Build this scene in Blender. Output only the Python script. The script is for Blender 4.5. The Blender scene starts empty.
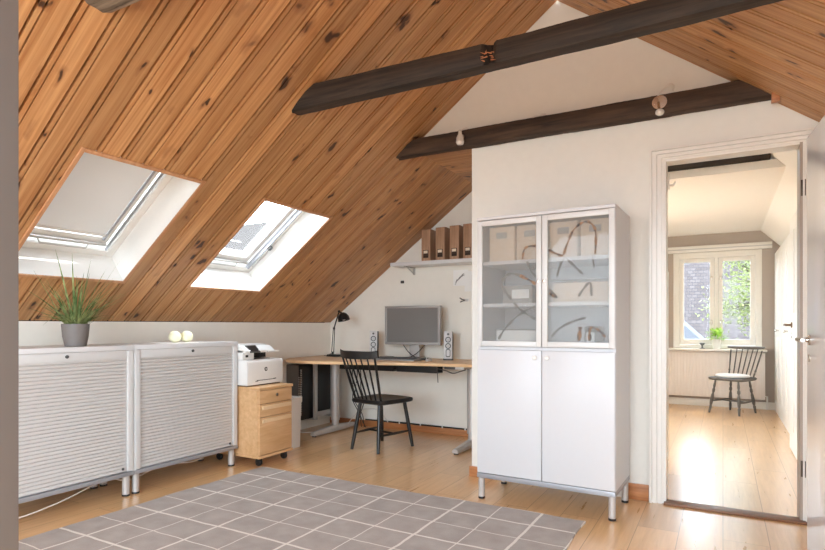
import bpy, bmesh, math, random
from mathutils import Vector, Matrix
random.seed(7)
S = bpy.context.scene
COL = S.collection
PI = math.pi
R = math.radians

# ------------------------------------------------------------------ materials
def lin(c):
    return tuple(((x/255)/12.92 if x/255 <= .04045 else ((x/255+.055)/1.055)**2.4) for x in c)

class NT:
    def __init__(s, name):
        s.m = bpy.data.materials.new(name); s.m.use_nodes = True
        s.t = s.m.node_tree; s.n = s.t.nodes; s.l = s.t.links
        s.b = s.n['Principled BSDF']; s.out = s.n['Material Output']
    def add(s, typ, **kw):
        n = s.n.new(typ)
        for k, v in kw.items():
            if k.startswith('i_'):
                key = k[2:]; key = int(key) if key.isdigit() else key.replace('_', ' ')
                n.inputs[key].default_value = v
            else: setattr(n, k, v)
        return n
    def link(s, a, b): s.l.new(a, b)
    def math(s, op, a, b=None):
        n = s.add('ShaderNodeMath', operation=op)
        for i, x in enumerate((a, b)):
            if x is None: continue
            if isinstance(x, (int, float)): n.inputs[i].default_value = x
            else: s.link(x, n.inputs[i])
        return n.outputs[0]
    def ramp(s, fac, stops):
        n = s.add('ShaderNodeValToRGB'); e = n.color_ramp.elements
        while len(e) < len(stops): e.new(.5)
        for el, (p, c) in zip(e, stops):
            el.position = p; el.color = (c[0], c[1], c[2], 1) if not isinstance(c, (int, float)) else (c, c, c, 1)
        s.link(fac, n.inputs[0]); return n.outputs[0]
    def mix(s, fac, a, b, mode='MIX'):
        n = s.add('ShaderNodeMix', data_type='RGBA', blend_type=mode)
        for i, x in ((0, fac), (6, a), (7, b)):
            if isinstance(x, (int, float)): n.inputs[i].default_value = x
            elif isinstance(x, tuple): n.inputs[i].default_value = (*x[:3], 1)
            else: s.link(x, n.inputs[i])
        return n.outputs[2]
    def xyz(s):
        tc = s.add('ShaderNodeTexCoord'); sp = s.add('ShaderNodeSeparateXYZ'); s.link(tc.outputs['Object'], sp.inputs[0])
        return sp.outputs
    def vec(s, a, b, c):
        n = s.add('ShaderNodeCombineXYZ')
        for i, x in enumerate((a, b, c)):
            if isinstance(x, (int, float)): n.inputs[i].default_value = x
            else: s.link(x, n.inputs[i])
        return n.outputs[0]
    def noise(s, v, scale, detail=3, rough=.5, dist=0):
        n = s.add('ShaderNodeTexNoise'); n.inputs['Scale'].default_value = scale; n.inputs['Detail'].default_value = detail
        n.inputs['Roughness'].default_value = rough; n.inputs['Distortion'].default_value = dist
        if v is not None: s.link(v, n.inputs['Vector'])
        return n.outputs['Fac']
    def bump(s, h, strength=.3, dist=.01):
        n = s.add('ShaderNodeBump'); n.inputs['Strength'].default_value = strength; n.inputs['Distance'].default_value = dist
        s.link(h, n.inputs['Height']); s.link(n.outputs[0], s.b.inputs['Normal'])

def simple(name, rgb, rough=.5, metal=0, var=.04, scale=30, bump=0, spec=None, coat=0):
    k = NT(name); c = lin(rgb)
    tc = k.add('ShaderNodeTexCoord')
    f = k.noise(tc.outputs['Object'], scale, 3)
    a = tuple(x*(1-var) for x in c); b = tuple(min(1, x*(1+var)) for x in c)
    k.link(k.mix(f, a, b), k.b.inputs['Base Color'])
    k.b.inputs['Roughness'].default_value = rough; k.b.inputs['Metallic'].default_value = metal
    if spec is not None: k.b.inputs['Specular IOR Level'].default_value = spec
    if coat: k.b.inputs['Coat Weight'].default_value = coat
    if bump: k.bump(f, bump, .004)
    return k.m

def pine_boards(name, axis_board, pitch, light, dark, off=0.0, along=0):
    """boards: axis_board = coordinate index counting boards, along = coordinate along the board"""
    k = NT(name); x = k.xyz(); bc = x[axis_board]; al = x[along]
    bid = k.math('FLOOR', k.math('DIVIDE', k.math('ADD', bc, off), pitch))
    wn = k.add('ShaderNodeTexWhiteNoise', noise_dimensions='1D'); k.link(bid, wn.inputs['W'])
    sh = k.math('MULTIPLY', wn.outputs['Value'], 9.0)
    grain = k.noise(k.vec(k.math('MULTIPLY', k.math('ADD', al, sh), .9), k.math('MULTIPLY', bc, 26), bid), 1.6, 4, .6, .6)
    fine = k.noise(k.vec(k.math('MULTIPLY', al, 3), k.math('MULTIPLY', bc, 120), bid), 1.5, 3)
    c0 = tuple(q for q in lin(dark)); c1 = lin(light)
    col = k.ramp(grain, [(.28, c0), (.5, tuple((p+q)/2 for p, q in zip(c0, c1))), (.72, c1)])
    tint = k.ramp(wn.outputs['Value'], [(0, .74), (1, 1.12)])
    col = k.mix(1.0, col, tint, 'MULTIPLY')
    col = k.mix(k.math('MULTIPLY', fine, .18), col, c0)
    # knots: slices through a 3-D cell pattern, a little drawn out along the board
    vo = k.add('ShaderNodeTexVoronoi'); vo.inputs['Scale'].default_value = 1
    wob = k.noise(k.vec(k.math('MULTIPLY', al, 11), k.math('MULTIPLY', bc, 11), bid), 1, 2)
    wob2 = k.noise(k.vec(k.math('MULTIPLY', bc, 17), k.math('MULTIPLY', al, 9), k.math('ADD', bid, 40.0)), 1, 2)
    k.link(k.vec(k.math('ADD', k.math('MULTIPLY', k.math('ADD', al, sh), 6.0), k.math('MULTIPLY', wob, .85)),
                 k.math('ADD', k.math('MULTIPLY', bc, 9.5), k.math('MULTIPLY', wob2, 1.0)), k.math('MULTIPLY', bid, 1.37)), vo.inputs['Vector'])
    sc = k.add('ShaderNodeSeparateColor'); k.link(vo.outputs['Color'], sc.inputs[0])
    kd = k.math('DIVIDE', vo.outputs['Distance'], k.math('ADD', k.math('MULTIPLY', sc.outputs[0], .95), .5))
    halo = k.ramp(kd, [(.12, 1.0), (.30, 0.0)])
    col = k.mix(k.math('MULTIPLY', halo, .5), col, lin((118, 62, 28)))
    core = k.ramp(kd, [(.10, 1.0), (.16, 0.0)])
    col = k.mix(k.math('MULTIPLY', core, .9), col, lin((48, 26, 16)))
    # resin streaks
    st = k.noise(k.vec(k.math('ADD', k.math('MULTIPLY', al, 1.3), sh), k.math('MULTIPLY', bc, 16), bid), 1.2, 2, .5, .3)
    col = k.mix(k.math('MULTIPLY', k.ramp(st, [(.70, 0.0), (.80, 1.0)]), .55), col, lin((92, 46, 22)))
    k.link(col, k.b.inputs['Base Color'])
    k.b.inputs['Roughness'].default_value = .42
    k.bump(fine, .12, .002)
    return k.m

def wood(name, light, dark, along=0, rough=.4, stretch=14, scale=3.0):
    k = NT(name); x = k.xyz()
    c = [x[0], x[1], x[2]]
    v = [k.math('MULTIPLY', c[i], 1.0 if i == along else stretch) for i in range(3)]
    g = k.noise(k.vec(*v), scale, 4, .6, .4)
    k.link(k.ramp(g, [(.3, lin(dark)), (.7, lin(light))]), k.b.inputs['Base Color'])
    k.b.inputs['Roughness'].default_value = rough; k.bump(g, .08, .002)
    return k.m

def laminate():
    k = NT('laminate'); x = k.xyz()
    v = k.vec(x[1], x[0], 0.0)
    br = k.add('ShaderNodeTexBrick', offset=.37)
    k.link(v, br.inputs['Vector'])
    for nm, val in (('Color1', (0, 0, 0, 1)), ('Color2', (1, 1, 1, 1)), ('Mortar', (.5, .5, .5, 1)), ('Scale', 1.0), ('Mortar Size', .0022),
                    ('Mortar Smooth', .2), ('Brick Width', 1.25), ('Row Height', .205), ('Bias', 0.0)):
        br.inputs[nm].default_value = val
    rnd = k.ramp(br.outputs['Color'], [(0, 0.0), (1, 1.0)])
    g = k.noise(k.vec(k.math('MULTIPLY', x[0], 22), k.math('MULTIPLY', x[1], 1.6), k.math('MULTIPLY', rnd, 5)), 1.7, 4, .6, .5)
    col = k.ramp(g, [(.25, lin((206, 160, 110))), (.5, lin((220, 175, 124))), (.75, lin((231, 188, 138)))])
    tint = k.ramp(rnd, [(0, .90), (1, 1.06)])
    col = k.mix(1.0, col, tint, 'MULTIPLY')
    col = k.mix(k.math('MULTIPLY', br.outputs['Fac'], .55), col, lin((120, 78, 44)))
    k.link(col, k.b.inputs['Base Color'])
    k.link(k.ramp(g, [(.2, .26), (.8, .34)]), k.b.inputs['Roughness'])
    k.b.inputs['Coat Weight'].default_value = .7; k.b.inputs['Coat Roughness'].default_value = .26; k.b.inputs['Specular IOR Level'].default_value = .7
    k.bump(br.outputs['Fac'], -.2, .002)
    return k.m

def rug_mat():
    k = NT('rug_weave'); x = k.xyz()
    wx = k.math('ADD', x[0], k.math('MULTIPLY', k.math('SUBTRACT', k.noise(k.vec(x[0], x[1], 0.0), 7, 2), .5), .018))
    wy = k.math('ADD', x[1], k.math('MULTIPLY', k.math('SUBTRACT', k.noise(k.vec(x[1], x[0], 3.0), 7, 2), .5), .018))
    def lines(c, pitch, off):
        q = k.math('DIVIDE', k.math('ADD', c, off), pitch)
        rid = k.math('FLOOR', k.math('ADD', q, .5))
        d = k.math('MULTIPLY', k.math('ABSOLUTE', k.math('SUBTRACT', q, rid)), pitch)
        par = k.math('ABSOLUTE', k.math('MODULO', rid, 2.0))
        w = k.math('ADD', k.math('MULTIPLY', par, .004), .0035)
        return k.math('LESS_THAN', d, w)
    l1 = lines(wx, .2445, 0.0); l2 = lines(wy, .214, 0.0)
    ln = k.math('MAXIMUM', l1, l2)
    big = k.noise(k.vec(x[0], x[1], 0.0), 9, 3); fn = k.noise(k.vec(x[0], x[1], 0.0), 260, 2)
    base = k.ramp(k.math('ADD', k.math('MULTIPLY', big, .5), k.math('MULTIPLY', fn, .5)), [(.3, lin((156, 147, 140))), (.7, lin((184, 175, 168)))])
    wv = k.math('SINE', k.math('MULTIPLY', x[1], 900))
    lf = k.math('MULTIPLY', ln, k.ramp(fn, [(.2, .70), (.6, 1.0)]))
    k.link(k.mix(lf, base, lin((226, 219, 210))), k.b.inputs['Base Color'])
    k.b.inputs['Roughness'].default_value = .95; k.b.inputs['Specular IOR Level'].default_value = .15
    k.bump(k.math('ADD', fn, k.math('MULTIPLY', wv, .3)), .5, .004)
    return k.m

def glass_mat(name, tint=(1, 1, 1), gloss=.06, body=0.0, body_col=(.7, .7, .7), gl_f=.6):
    k = NT(name); k.n.remove(k.b)
    tr = k.add('ShaderNodeBsdfTransparent'); tr.inputs[0].default_value = (*tint, 1)
    gl = k.add('ShaderNodeBsdfGlossy'); gl.inputs['Roughness'].default_value = .03
    fr = k.add('ShaderNodeLayerWeight'); fr.inputs[0].default_value = .25
    mx = k.add('ShaderNodeMixShader'); k.link(k.math('ADD', k.math('MULTIPLY', k.math('POWER', fr.outputs['Facing'], 3.0), gl_f), gloss*.5), mx.inputs[0])
    sh = tr.outputs[0]
    if body:
        df = k.add('ShaderNodeBsdfDiffuse'); df.inputs[0].default_value = (*body_col, 1)
        tl = k.add('ShaderNodeBsdfTranslucent'); tl.inputs[0].default_value = (*body_col, 1)
        m0 = k.add('ShaderNodeMixShader'); m0.inputs[0].default_value = .5
        k.link(df.outputs[0], m0.inputs[1]); k.link(tl.outputs[0], m0.inputs[2])
        m1 = k.add('ShaderNodeMixShader'); m1.inputs[0].default_value = body
        k.link(tr.outputs[0], m1.inputs[1]); k.link(m0.outputs[0], m1.inputs[2]); sh = m1.outputs[0]
    k.link(sh, mx.inputs[1]); k.link(gl.outputs[0], mx.inputs[2]); k.link(mx.outputs[0], k.out.inputs[0])
    return k.m

def translucent(name, rgb, t=.5):
    k = NT(name); k.n.remove(k.b); c = lin(rgb)
    df = k.add('ShaderNodeBsdfDiffuse'); df.inputs[0].default_value = (*c, 1)
    tl = k.add('ShaderNodeBsdfTranslucent'); tl.inputs[0].default_value = (*c, 1)
    m0 = k.add('ShaderNodeMixShader'); m0.inputs[0].default_value = t
    k.link(df.outputs[0], m0.inputs[1]); k.link(tl.outputs[0], m0.inputs[2]); k.link(m0.outputs[0], k.out.inputs[0])
    return k.m

def slate():
    k = NT('slate_tiles'); x = k.xyz()
    br = k.add('ShaderNodeTexBrick'); k.link(k.vec(x[0], x[2], 0.0), br.inputs['Vector'])
    for nm, val in (('Color1', (*lin((68, 62, 61)), 1)), ('Color2', (*lin((80, 74, 73)), 1)), ('Mortar', (*lin((52, 50, 54)), 1)), ('Scale', 1.0), ('Mortar Size', .008),
                    ('Brick Width', .2), ('Row Height', .13)):
        br.inputs[nm].default_value = val
    k.link(br.outputs['Color'], k.b.inputs['Base Color']); k.b.inputs['Roughness'].default_value = .9; k.b.inputs['Specular IOR Level'].default_value = 0
    return k.m

M = {}
M['pine_left'] = pine_boards('pine_boards', 1, .13, (220, 172, 120), (170, 114, 66))
M['pine_right'] = M['pine_left']
M['pine_soffit'] = pine_boards('pine_soffit_boards', 1, .12, (222, 174, 122), (180, 122, 72))
M['pine_trim'] = wood('pine_trim', (196, 134, 86), (158, 96, 54), along=0, stretch=10)
M['pine_trim_y'] = wood('pine_trim_lengthwise', (208, 160, 120), (182, 130, 90), along=1, stretch=10)
M['timber'] = wood('dark_timber', (64, 50, 40), (17, 13, 10), along=0, rough=.7, stretch=20, scale=2.2)
M['timber2'] = wood('brown_timber', (82, 60, 43), (32, 22, 16), along=0, rough=.75, stretch=14, scale=2.4)
M['timber3'] = wood('lit_weathered_timber', (158, 142, 124), (56, 46, 38), along=0, rough=.8, stretch=14, scale=2.4)  # weathered grey, lightened further to stand for light on the underside
M['raw_wood'] = simple('torn_wood', (168, 112, 76), .8, var=.3, scale=60)
M['wall'] = simple('white_plaster', (234, 231, 223), .85, var=.03, scale=18, bump=.06)
M['wall_warm'] = simple('cream_plaster', (241, 237, 227), .85, var=.03, scale=14, bump=.05)
M['wall_taupe'] = simple('taupe_paint', (178, 165, 154), .8, var=.02)
M['ceil_white'] = simple('ceiling_white', (236, 230, 222), .85, var=.02)
M['post'] = simple('shade_toned_frame', (112, 104, 98), .55, var=.03, scale=6)  # shade of the side turned from the light put into the colour
M['trim_white'] = simple('white_gloss_paint', (232, 227, 219), .3, var=.02)
M['door_white'] = simple('white_door_lacquer', (236, 238, 242), .24, var=.01, coat=.25)
M['white'] = simple('white_lacquer', (217, 217, 217), .35, var=.015)
M['cab_white'] = simple('dimmed_white_lacquer', (207, 207, 209), .35, var=.012)  # white lacquer darkened to offset the strong light on the cabinet front
M['white_soft'] = simple('white_plastic', (232, 230, 226), .45, var=.02)
M['slat'] = simple('silver_slats', (203, 199, 195), .42, metal=.05, var=.03)
M['silver'] = simple('silver_metal', (196, 192, 188), .42, metal=.35, var=.04)
M['alu_frame'] = simple('pale_aluminium', (212, 211, 209), .4, metal=.05, var=.02)
M['speaker_silver'] = simple('speaker_silver', (206, 204, 202), .4, var=.02)
M['bezel_grey'] = simple('grey_bezel', (160, 157, 154), .4, metal=.2, var=.03)
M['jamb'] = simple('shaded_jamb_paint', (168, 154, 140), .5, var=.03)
M['tower_grey'] = simple('grey_tower_front', (104, 102, 100), .45, metal=.2, var=.05)
M['rail_grey'] = simple('blue_grey_rail', (164, 165, 170), .4, metal=.4, var=.02)
M['chrome'] = simple('chrome', (210, 206, 200), .15, metal=1, var=.02)
M['brass'] = simple('aged_brass', (120, 96, 70), .35, metal=.8, var=.1)
M['hinge'] = simple('bronze_hinge', (74, 60, 48), .4, metal=.7, var=.1)
M['black'] = simple('black_plastic', (30, 29, 29), .4, var=.1)
M['black_soft'] = simple('charcoal_rubber', (44, 42, 41), .7, var=.1)
M['black_paint'] = simple('black_chair_paint', (22, 21, 21), .34, var=.12, coat=.1)
M['grey_paint'] = simple('worn_grey_chair_paint', (92, 86, 80), .45, var=.25, scale=24)
M['grey_dark'] = simple('dark_grey_plastic', (84, 82, 80), .45, var=.06)
M['screen'] = simple('monitor_screen', (118, 116, 114), .28, var=.02, coat=.3)
M['oak'] = wood('pale_birch', (224, 184, 138), (205, 160, 112), along=0, rough=.4, stretch=9, scale=3)
M['oak_desk'] = wood('birch_desktop', (226, 190, 146), (208, 166, 120), along=0, rough=.35, stretch=10, scale=3)
M['oak_edge'] = simple('pale_edge_banding', (232, 200, 158), .4, var=.05)
M['pot_grey'] = simple('grey_ceramic', (118, 113, 110), .55, var=.05)
M['pot_white'] = simple('white_ceramic', (236, 234, 230), .35, var=.02)
M['soil'] = simple('potting_soil', (48, 36, 28), .95, var=.3, scale=80)
M['rug'] = rug_mat()
M['floor'] = laminate()
M['glass'] = glass_mat('clear_pane', gloss=.008, gl_f=.4)
M['frosted'] = glass_mat('misted_cabinet_glass', (.93, .94, .94), .02, .24, (.80, .80, .78), .25)
M['blind'] = translucent('white_blind_fabric', (226, 225, 223), .10)
M['motif'] = None
k = NT('swirl_line'); x = k.xyz()
n = k.noise(k.vec(x[0], x[1], x[2]), 26, 2, .5, .8)
k.link(k.ramp(n, [(.36, lin((58, 52, 48))), (.48, lin((150, 112, 80))), (.6, lin((92, 84, 78)))]), k.b.inputs['Base Color']); M['motif'] = k.m
M['motif_grey'] = simple('grey_swirl_line', (112, 110, 106), .5, var=.2, scale=30)
M['wicker'] = wood('pale_wicker', (222, 200, 176), (196, 170, 144), along=0, stretch=3, scale=40)
M['magazine'] = wood('brown_file_board', (186, 150, 122), (150, 114, 88), along=2, stretch=10, scale=5)
M['label'] = simple('cream_label', (226, 214, 196), .6)
M['paper'] = simple('white_paper', (244, 243, 240), .7, var=.01)
M['ink'] = simple('grey_ink', (150, 148, 146), .8, var=.2)
M['wax'] = simple('pale_yellow_wax', (232, 230, 198), .5, var=.06)
M['cable_white'] = simple('white_cable', (222, 216, 208), .5)
M['cushion'] = simple('white_cushion_cloth', (230, 226, 222), .9, var=.04, scale=60, bump=.2)
M['radiator'] = simple('radiator_enamel', (232, 222, 214), .4, var=.02)
M['slate'] = slate()
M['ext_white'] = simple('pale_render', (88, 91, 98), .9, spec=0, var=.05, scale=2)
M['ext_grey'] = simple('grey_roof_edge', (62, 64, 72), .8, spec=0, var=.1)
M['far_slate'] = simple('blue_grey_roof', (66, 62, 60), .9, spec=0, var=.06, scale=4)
M['ext_ground'] = simple('gravel_yard', (56, 56, 53), .95, spec=0, var=.2, scale=3)
M['bark'] = simple('grey_bark', (66, 58, 54), .9, var=.2)
M['threshold'] = wood('brown_threshold', (132, 88, 58), (92, 58, 36), along=0, stretch=14)
M['ribbed'] = simple('clear_bulb', (222, 218, 210), .12, var=.05, metal=.3)

def leaf(name, a, b, t=.35):
    k = NT(name); tc = k.add('ShaderNodeTexCoord')
    n = k.noise(tc.outputs['Object'], 14, 2)
    col = k.ramp(n, [(.35, lin(a)), (.65, lin(b))])
    k.link(col, k.b.inputs['Base Color']); k.b.inputs['Roughness'].default_value = .5; k.b.inputs['Specular IOR Level'].default_value = .15
    tl = k.add('ShaderNodeBsdfTranslucent'); k.link(col, tl.inputs[0])
    mx = k.add('ShaderNodeMixShader'); mx.inputs[0].default_value = t
    k.link(k.b.outputs[0], mx.inputs[1]); k.link(tl.outputs[0], mx.inputs[2]); k.link(mx.outputs[0], k.out.inputs[0])
    return k.m
M['grass_leaf'] = leaf('grassy_leaf', (78, 106, 58), (166, 178, 122), .25)
M['fresh_leaf'] = leaf('fresh_green_leaf', (128, 172, 62), (176, 208, 104), .4)
M['tree_leaf'] = leaf('tree_leaf', (104, 112, 70), (136, 144, 98), .5)

# ------------------------------------------------------------------ mesh builder
class MB:
    def __init__(s): s.v = []; s.f = []
    def quadbox(s, P):
        o = len(s.v); s.v += [tuple(p) for p in P]
        for q in ((0, 3, 2, 1), (4, 5, 6, 7), (0, 1, 5, 4), (1, 2, 6, 5), (2, 3, 7, 6), (3, 0, 4, 7)): s.f.append(tuple(o+i for i in q))
        return s
    def box(s, x0, x1, y0, y1, z0, z1):
        return s.quadbox([(x0, y0, z0), (x1, y0, z0), (x1, y1, z0), (x0, y1, z0), (x0, y0, z1), (x1, y0, z1), (x1, y1, z1), (x0, y1, z1)])
    def loft(s, rings, cap=True, closed=True):
        o = len(s.v); n = len(rings[0])
        for r in rings: s.v += [tuple(p) for p in r]
        for i in range(len(rings)-1):
            for j in range(n if closed else n-1):
                a = o+i*n+j; b = o+i*n+(j+1) % n
                s.f.append((a, b, b+n, a+n))
        if cap:
            s.f.append(tuple(o+j for j in reversed(range(n)))); s.f.append(tuple(o+(len(rings)-1)*n+j for j in range(n)))
        return s
    def cyl(s, p, q, r0, r1=None, n=14):
        return s.tube([p, q], [r0, r0 if r1 is None else r1], n)
    def tube(s, pts, r, n=8, flat=1.0):
        pts = [Vector(p) for p in pts]; rr = r if isinstance(r, (list, tuple)) else [r]*len(pts)
        rings = []; up = None
        for i, p in enumerate(pts):
            d = (pts[min(i+1, len(pts)-1)]-pts[max(i-1, 0)]).normalized()
            if up is None:
                up = Vector((0, 0, 1)) if abs(d.z) < .9 else Vector((0, 1, 0))
            a = d.cross(up)
            if a.length < 1e-5: a = d.cross(Vector((1, 0, 0)))
            a.normalize(); b = a.cross(d).normalized(); up = b
            rings.append([p+a*(math.cos(2*PI*j/n)*rr[i])+b*(math.sin(2*PI*j/n)*rr[i]*flat) for j in range(n)])
        return s.loft(rings)
    def lathe(s, prof, c=(0, 0, 0), n=24, axis='z', cap=True):
        rings = []
        for r, h in prof:
            ring = []
            for j in range(n):
                a = 2*PI*j/n; u, w = r*math.cos(a), r*math.sin(a)
                if axis == 'z': q = (u, w, h)
                elif axis == 'y': q = (u, h, w)
                else: q = (h, u, w)
                ring.append((c[0]+q[0], c[1]+q[1], c[2]+q[2]))
            rings.append(ring)
        return s.loft(rings, cap)
    def prism(s, poly, axis, a, b):
        def P(u, w, t):
            return {'z': (u, w, t), 'y': (u, t, w), 'x': (t, u, w)}[axis]
        return s.loft([[P(u, w, a) for u, w in poly], [P(u, w, b) for u, w in poly]])
    def sphere(s, c, r, n=16, m=10, sc=(1, 1, 1)):
        rings = []
        for i in range(m+1):
            t = -PI/2+PI*i/m; rr = max(math.cos(t), .01)*r
            rings.append([(c[0]+rr*math.cos(2*PI*j/n)*sc[0], c[1]+rr*math.sin(2*PI*j/n)*sc[1], c[2]+r*math.sin(t)*sc[2]) for j in range(n)])
        return s.loft(rings)
    def quad(s, a, b, c, d):
        o = len(s.v); s.v += [tuple(a), tuple(b), tuple(c), tuple(d)]; s.f.append((o, o+1, o+2, o+3)); return s
    def ngon(s, pts):
        o = len(s.v); s.v += [tuple(p) for p in pts]; s.f.append(tuple(range(o, o+len(pts)))); return s
    def build(s, name, mat, parent=None, bevel=0, loc=(0, 0, 0), rot=None, recalc=True, smooth=True, seg=2):
        me = bpy.data.meshes.new(name); me.from_pydata(s.v, [], s.f)
        bm = bmesh.new(); bm.from_mesh(me)
        if recalc: bmesh.ops.recalc_face_normals(bm, faces=bm.faces)
        if bevel:
            ed = [e for e in bm.edges if len(e.link_faces) == 2 and e.calc_face_angle(0) > .6]
            bmesh.ops.bevel(bm, geom=ed, offset=bevel, segments=seg, affect='EDGES', profile=.6, clamp_overlap=True)
        bm.to_mesh(me); bm.free()
        if smooth:
            for p in me.polygons: p.use_smooth = True
            me.set_sharp_from_angle(angle=R(32))
        me.materials.append(M[mat] if isinstance(mat, str) else mat)
        o = bpy.data.objects.new(name, me); COL.objects.link(o)
        o.location = loc
        if rot: o.rotation_euler = rot
        if parent: o.parent = parent
        return o

def tag(o, label=None, cat=None, group=None, kind=None):
    if label: o['label'] = label
    if cat: o['category'] = cat
    if group: o['group'] = group
    if kind: o['kind'] = kind
    return o
def thing(name, label, cat, loc=(0, 0, 0), rz=0, group=None):
    o = bpy.data.objects.new(name, None); COL.objects.link(o); o.empty_display_size = .1
    o.location = loc; o.rotation_euler = (0, 0, rz)
    return tag(o, label, cat, group)
def struct(mb, name, mat, label=None, parent=None, **kw):
    o = mb.build(name, mat, parent, **kw)
    if not parent: tag(o, label, None, None, 'structure')
    return o
def dup(root, loc=None, rz=None, label=None):
    def cp(o, par):
        c = o.copy(); COL.objects.link(c)
        if par: c.parent = par
        for ch in list(o.children): cp(ch, c)
        return c
    r = cp(root, None)
    if loc is not None: r.location = loc
    if rz is not None: r.rotation_euler = (0, 0, rz)
    if label: r['label'] = label
    return r
def curve_pts(ctrl, n=8):
    """Catmull-Rom through control points"""
    P = [Vector(p) for p in ctrl]; out = []
    for i in range(len(P)-1):
        p0 = P[max(i-1, 0)]; p1 = P[i]; p2 = P[i+1]; p3 = P[min(i+2, len(P)-1)]
        for j in range(n):
            t = j/n
            out.append(.5*((2*p1)+(p2-p0)*t+(2*p0-5*p1+4*p2-p3)*t*t+(3*p1-p0-3*p2+p3)*t**3))
    out.append(P[-1]); return out

# ------------------------------------------------------------------ dimensions of the attic
RX, RZ, SL = -.98, 3.29, .745          # ridge and roof pitch
def roof(x): return RZ-SL*abs(x-RX)
KX = -3.88                             # left knee wall
KR = 1.90                              # right knee wall
Y0, YD, YT, YN = -1.2, 3.785, 3.900, 5.10   # open end, doorway wall front / back, nook back
FX0, FX1, FY = -1.48, .66, 8.62         # far room

# ---- floor
fl = struct(MB().box(-4.0, 2.1, Y0, 8.8, -.12, 0), 'floor', 'floor', 'honey laminate plank floor running through both rooms', smooth=False)

# ---- sloping board ceilings (real V-jointed boards)
def board_slope(name, xk, sgn, y0, y1, holes, label):
    """xk: x at the foot; boards run from the knee wall up to the ridge; sgn=+1 left slope, -1 right slope"""
    L = abs(RX-xk)
    ys = set([y0, y1])
    prof = [(0, 0), (.0006, .042), (.0114, .042), (.012, .0), (.030, .0), (.0305, .022), (.0365, .022), (.037, 0)]
    pts = {}
    n0 = math.floor(y0/.13)-1
    for b in range(n0, int(y1/.13)+2):
        for dy, dz in prof: pts[round(b*.13+dy-.002, 4)] = dz
    for h in holes:
        for q in h[2:]: pts[round(q, 4)] = pts.get(round(q, 4), 0)
    for q in (y0, y1): pts[round(q, 4)] = 0
    yy = sorted(q for q in pts if y0-1e-6 <= q <= y1+1e-6)
    mb = MB()
    def P(t, y, dz):
        x = xk+sgn*t; return (x-sgn*dz*.6, y, roof(x)+dz*.8)
    for a, b in zip(yy, yy[1:]):
        mid = (a+b)/2; segs = [(0, L)]
        for (t0, t1, h0, h1) in holes:
            if h0 < mid < h1: segs = [(0, t0), (t1, L)]
        for t0, t1 in segs:
            mb.quad(P(t0, a, pts[a]), P(t1, a, pts[a]), P(t1, b, pts[b]), P(t0, b, pts[b]))
    o = mb.build(name, 'pine_left', recalc=False, smooth=False)
    return tag(o, label, None, None, 'structure')
# skylight openings: horizontal run from the knee wall, then Y range
T0, T1 = KX*-1-3.520, KX*-1-2.765
T0, T1 = 3.88-3.520, 3.88-2.765
SKY = [(T0, T1, 1.640, 2.350), (T0, T1, 2.890, 3.615)]
board_slope('ceiling_left', KX, 1, Y0, YN, SKY, 'left sloping ceiling of knotty varnished pine boards')
SKR = [(.45, 1.30, -.35, 1.05)]      # added opening in the right slope for daylight, out of view beside the camera
board_slope('ceiling_right', KR, -1, Y0, YD+.02, SKR, 'right sloping ceiling of knotty varnished pine boards')
# outer roof deck above the boards keeps the sky out
def deck(name, xk, sgn, y0, y1, holes):
    mb = MB(); L = abs(RX-xk)
    cuts = sorted(set([y0, y1]+[q for h in holes for q in h[2:]]))
    for a, b in zip(cuts, cuts[1:]):
        segs = [(-.1, L)]
        for (t0, t1, h0, h1) in holes:
            if h0 < (a+b)/2 < h1: segs = [(-.1, t0-.015), (t1+.015, L)]
        for t0, t1 in segs:
            A = [(xk+sgn*t-sgn*dz*.6, y, roof(xk+sgn*t)+dz*.8) for dz in (.06, .20) for (t, y) in ((t0, a), (t1, a), (t1, b), (t0, b))]
            mb.quadbox(A)
    o = mb.build(name, 'ext_grey', smooth=False); tag(o, 'roof deck behind the pine boards', None, None, 'structure'); return o
deck('ceiling_deck_left', KX, 1, Y0, YN+.1, [(a-.01, b+.01, c-.02, d+.02) for a, b, c, d in SKY])
deck('ceiling_deck_right', KR, -1, Y0, YT, SKR)
# flat boarded soffit in the desk nook
mb = MB()
for b in range(int(3.79/.12), int(5.1/.12)+1):
    a0, a1 = max(b*.12, 3.80), min(b*.12+.116, YN)
    if a1 > a0: mb.box(-2.085, -1.60, a0, a1, 2.450, 2.46)
mb.box(-2.085, -1.6, 3.80, YN, 2.455, 2.50)
struct(mb, 'ceiling_nook', 'pine_soffit', 'flat pine board soffit over the desk nook', smooth=False)

# ---- walls of the main room
struct(MB().box(KX-.12, KX, Y0, YN+.12, 0, 1.125), 'wall_left', 'wall_warm', 'low cream knee wall under the left slope', smooth=False)
struct(MB().box(KR, KR+.12, Y0, YT, 0, 1.14), 'wall_right', 'wall', 'low white knee wall under the right slope', smooth=False)
bw = [(KX-.10, 0), (-1.5, 0), (-1.5, 2.56), (-2.02, roof(-2.02)+.06), (KX-.10, roof(KX-.10)+.06)]
struct(MB().prism(bw, 'y', YN, YN+.12), 'wall_nook', 'wall_warm', 'cream back wall of the desk nook', smooth=False)
struct(MB().box(-1.60, -1.48, YT, YN, 0, 2.47), 'wall_nook_side', 'wall', 'side wall of the desk nook behind the white cabinet', smooth=False)
DX0, DX1, DZ = -.318, .405, 2.12
dw = [(-1.60, 0), (DX0, 0), (DX0, DZ), (DX1, DZ), (DX1, 0), (KR, 0), (KR, roof(KR)+.05), (RX, RZ+.05), (-2.08, roof(-2.08)+.05), (-2.06, 2.47), (-1.60, 2.47)]
struct(MB().prism(dw, 'y', YD, YT), 'wall_doorway', 'wall', 'white plaster gable wall with the doorway', smooth=False)

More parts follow.
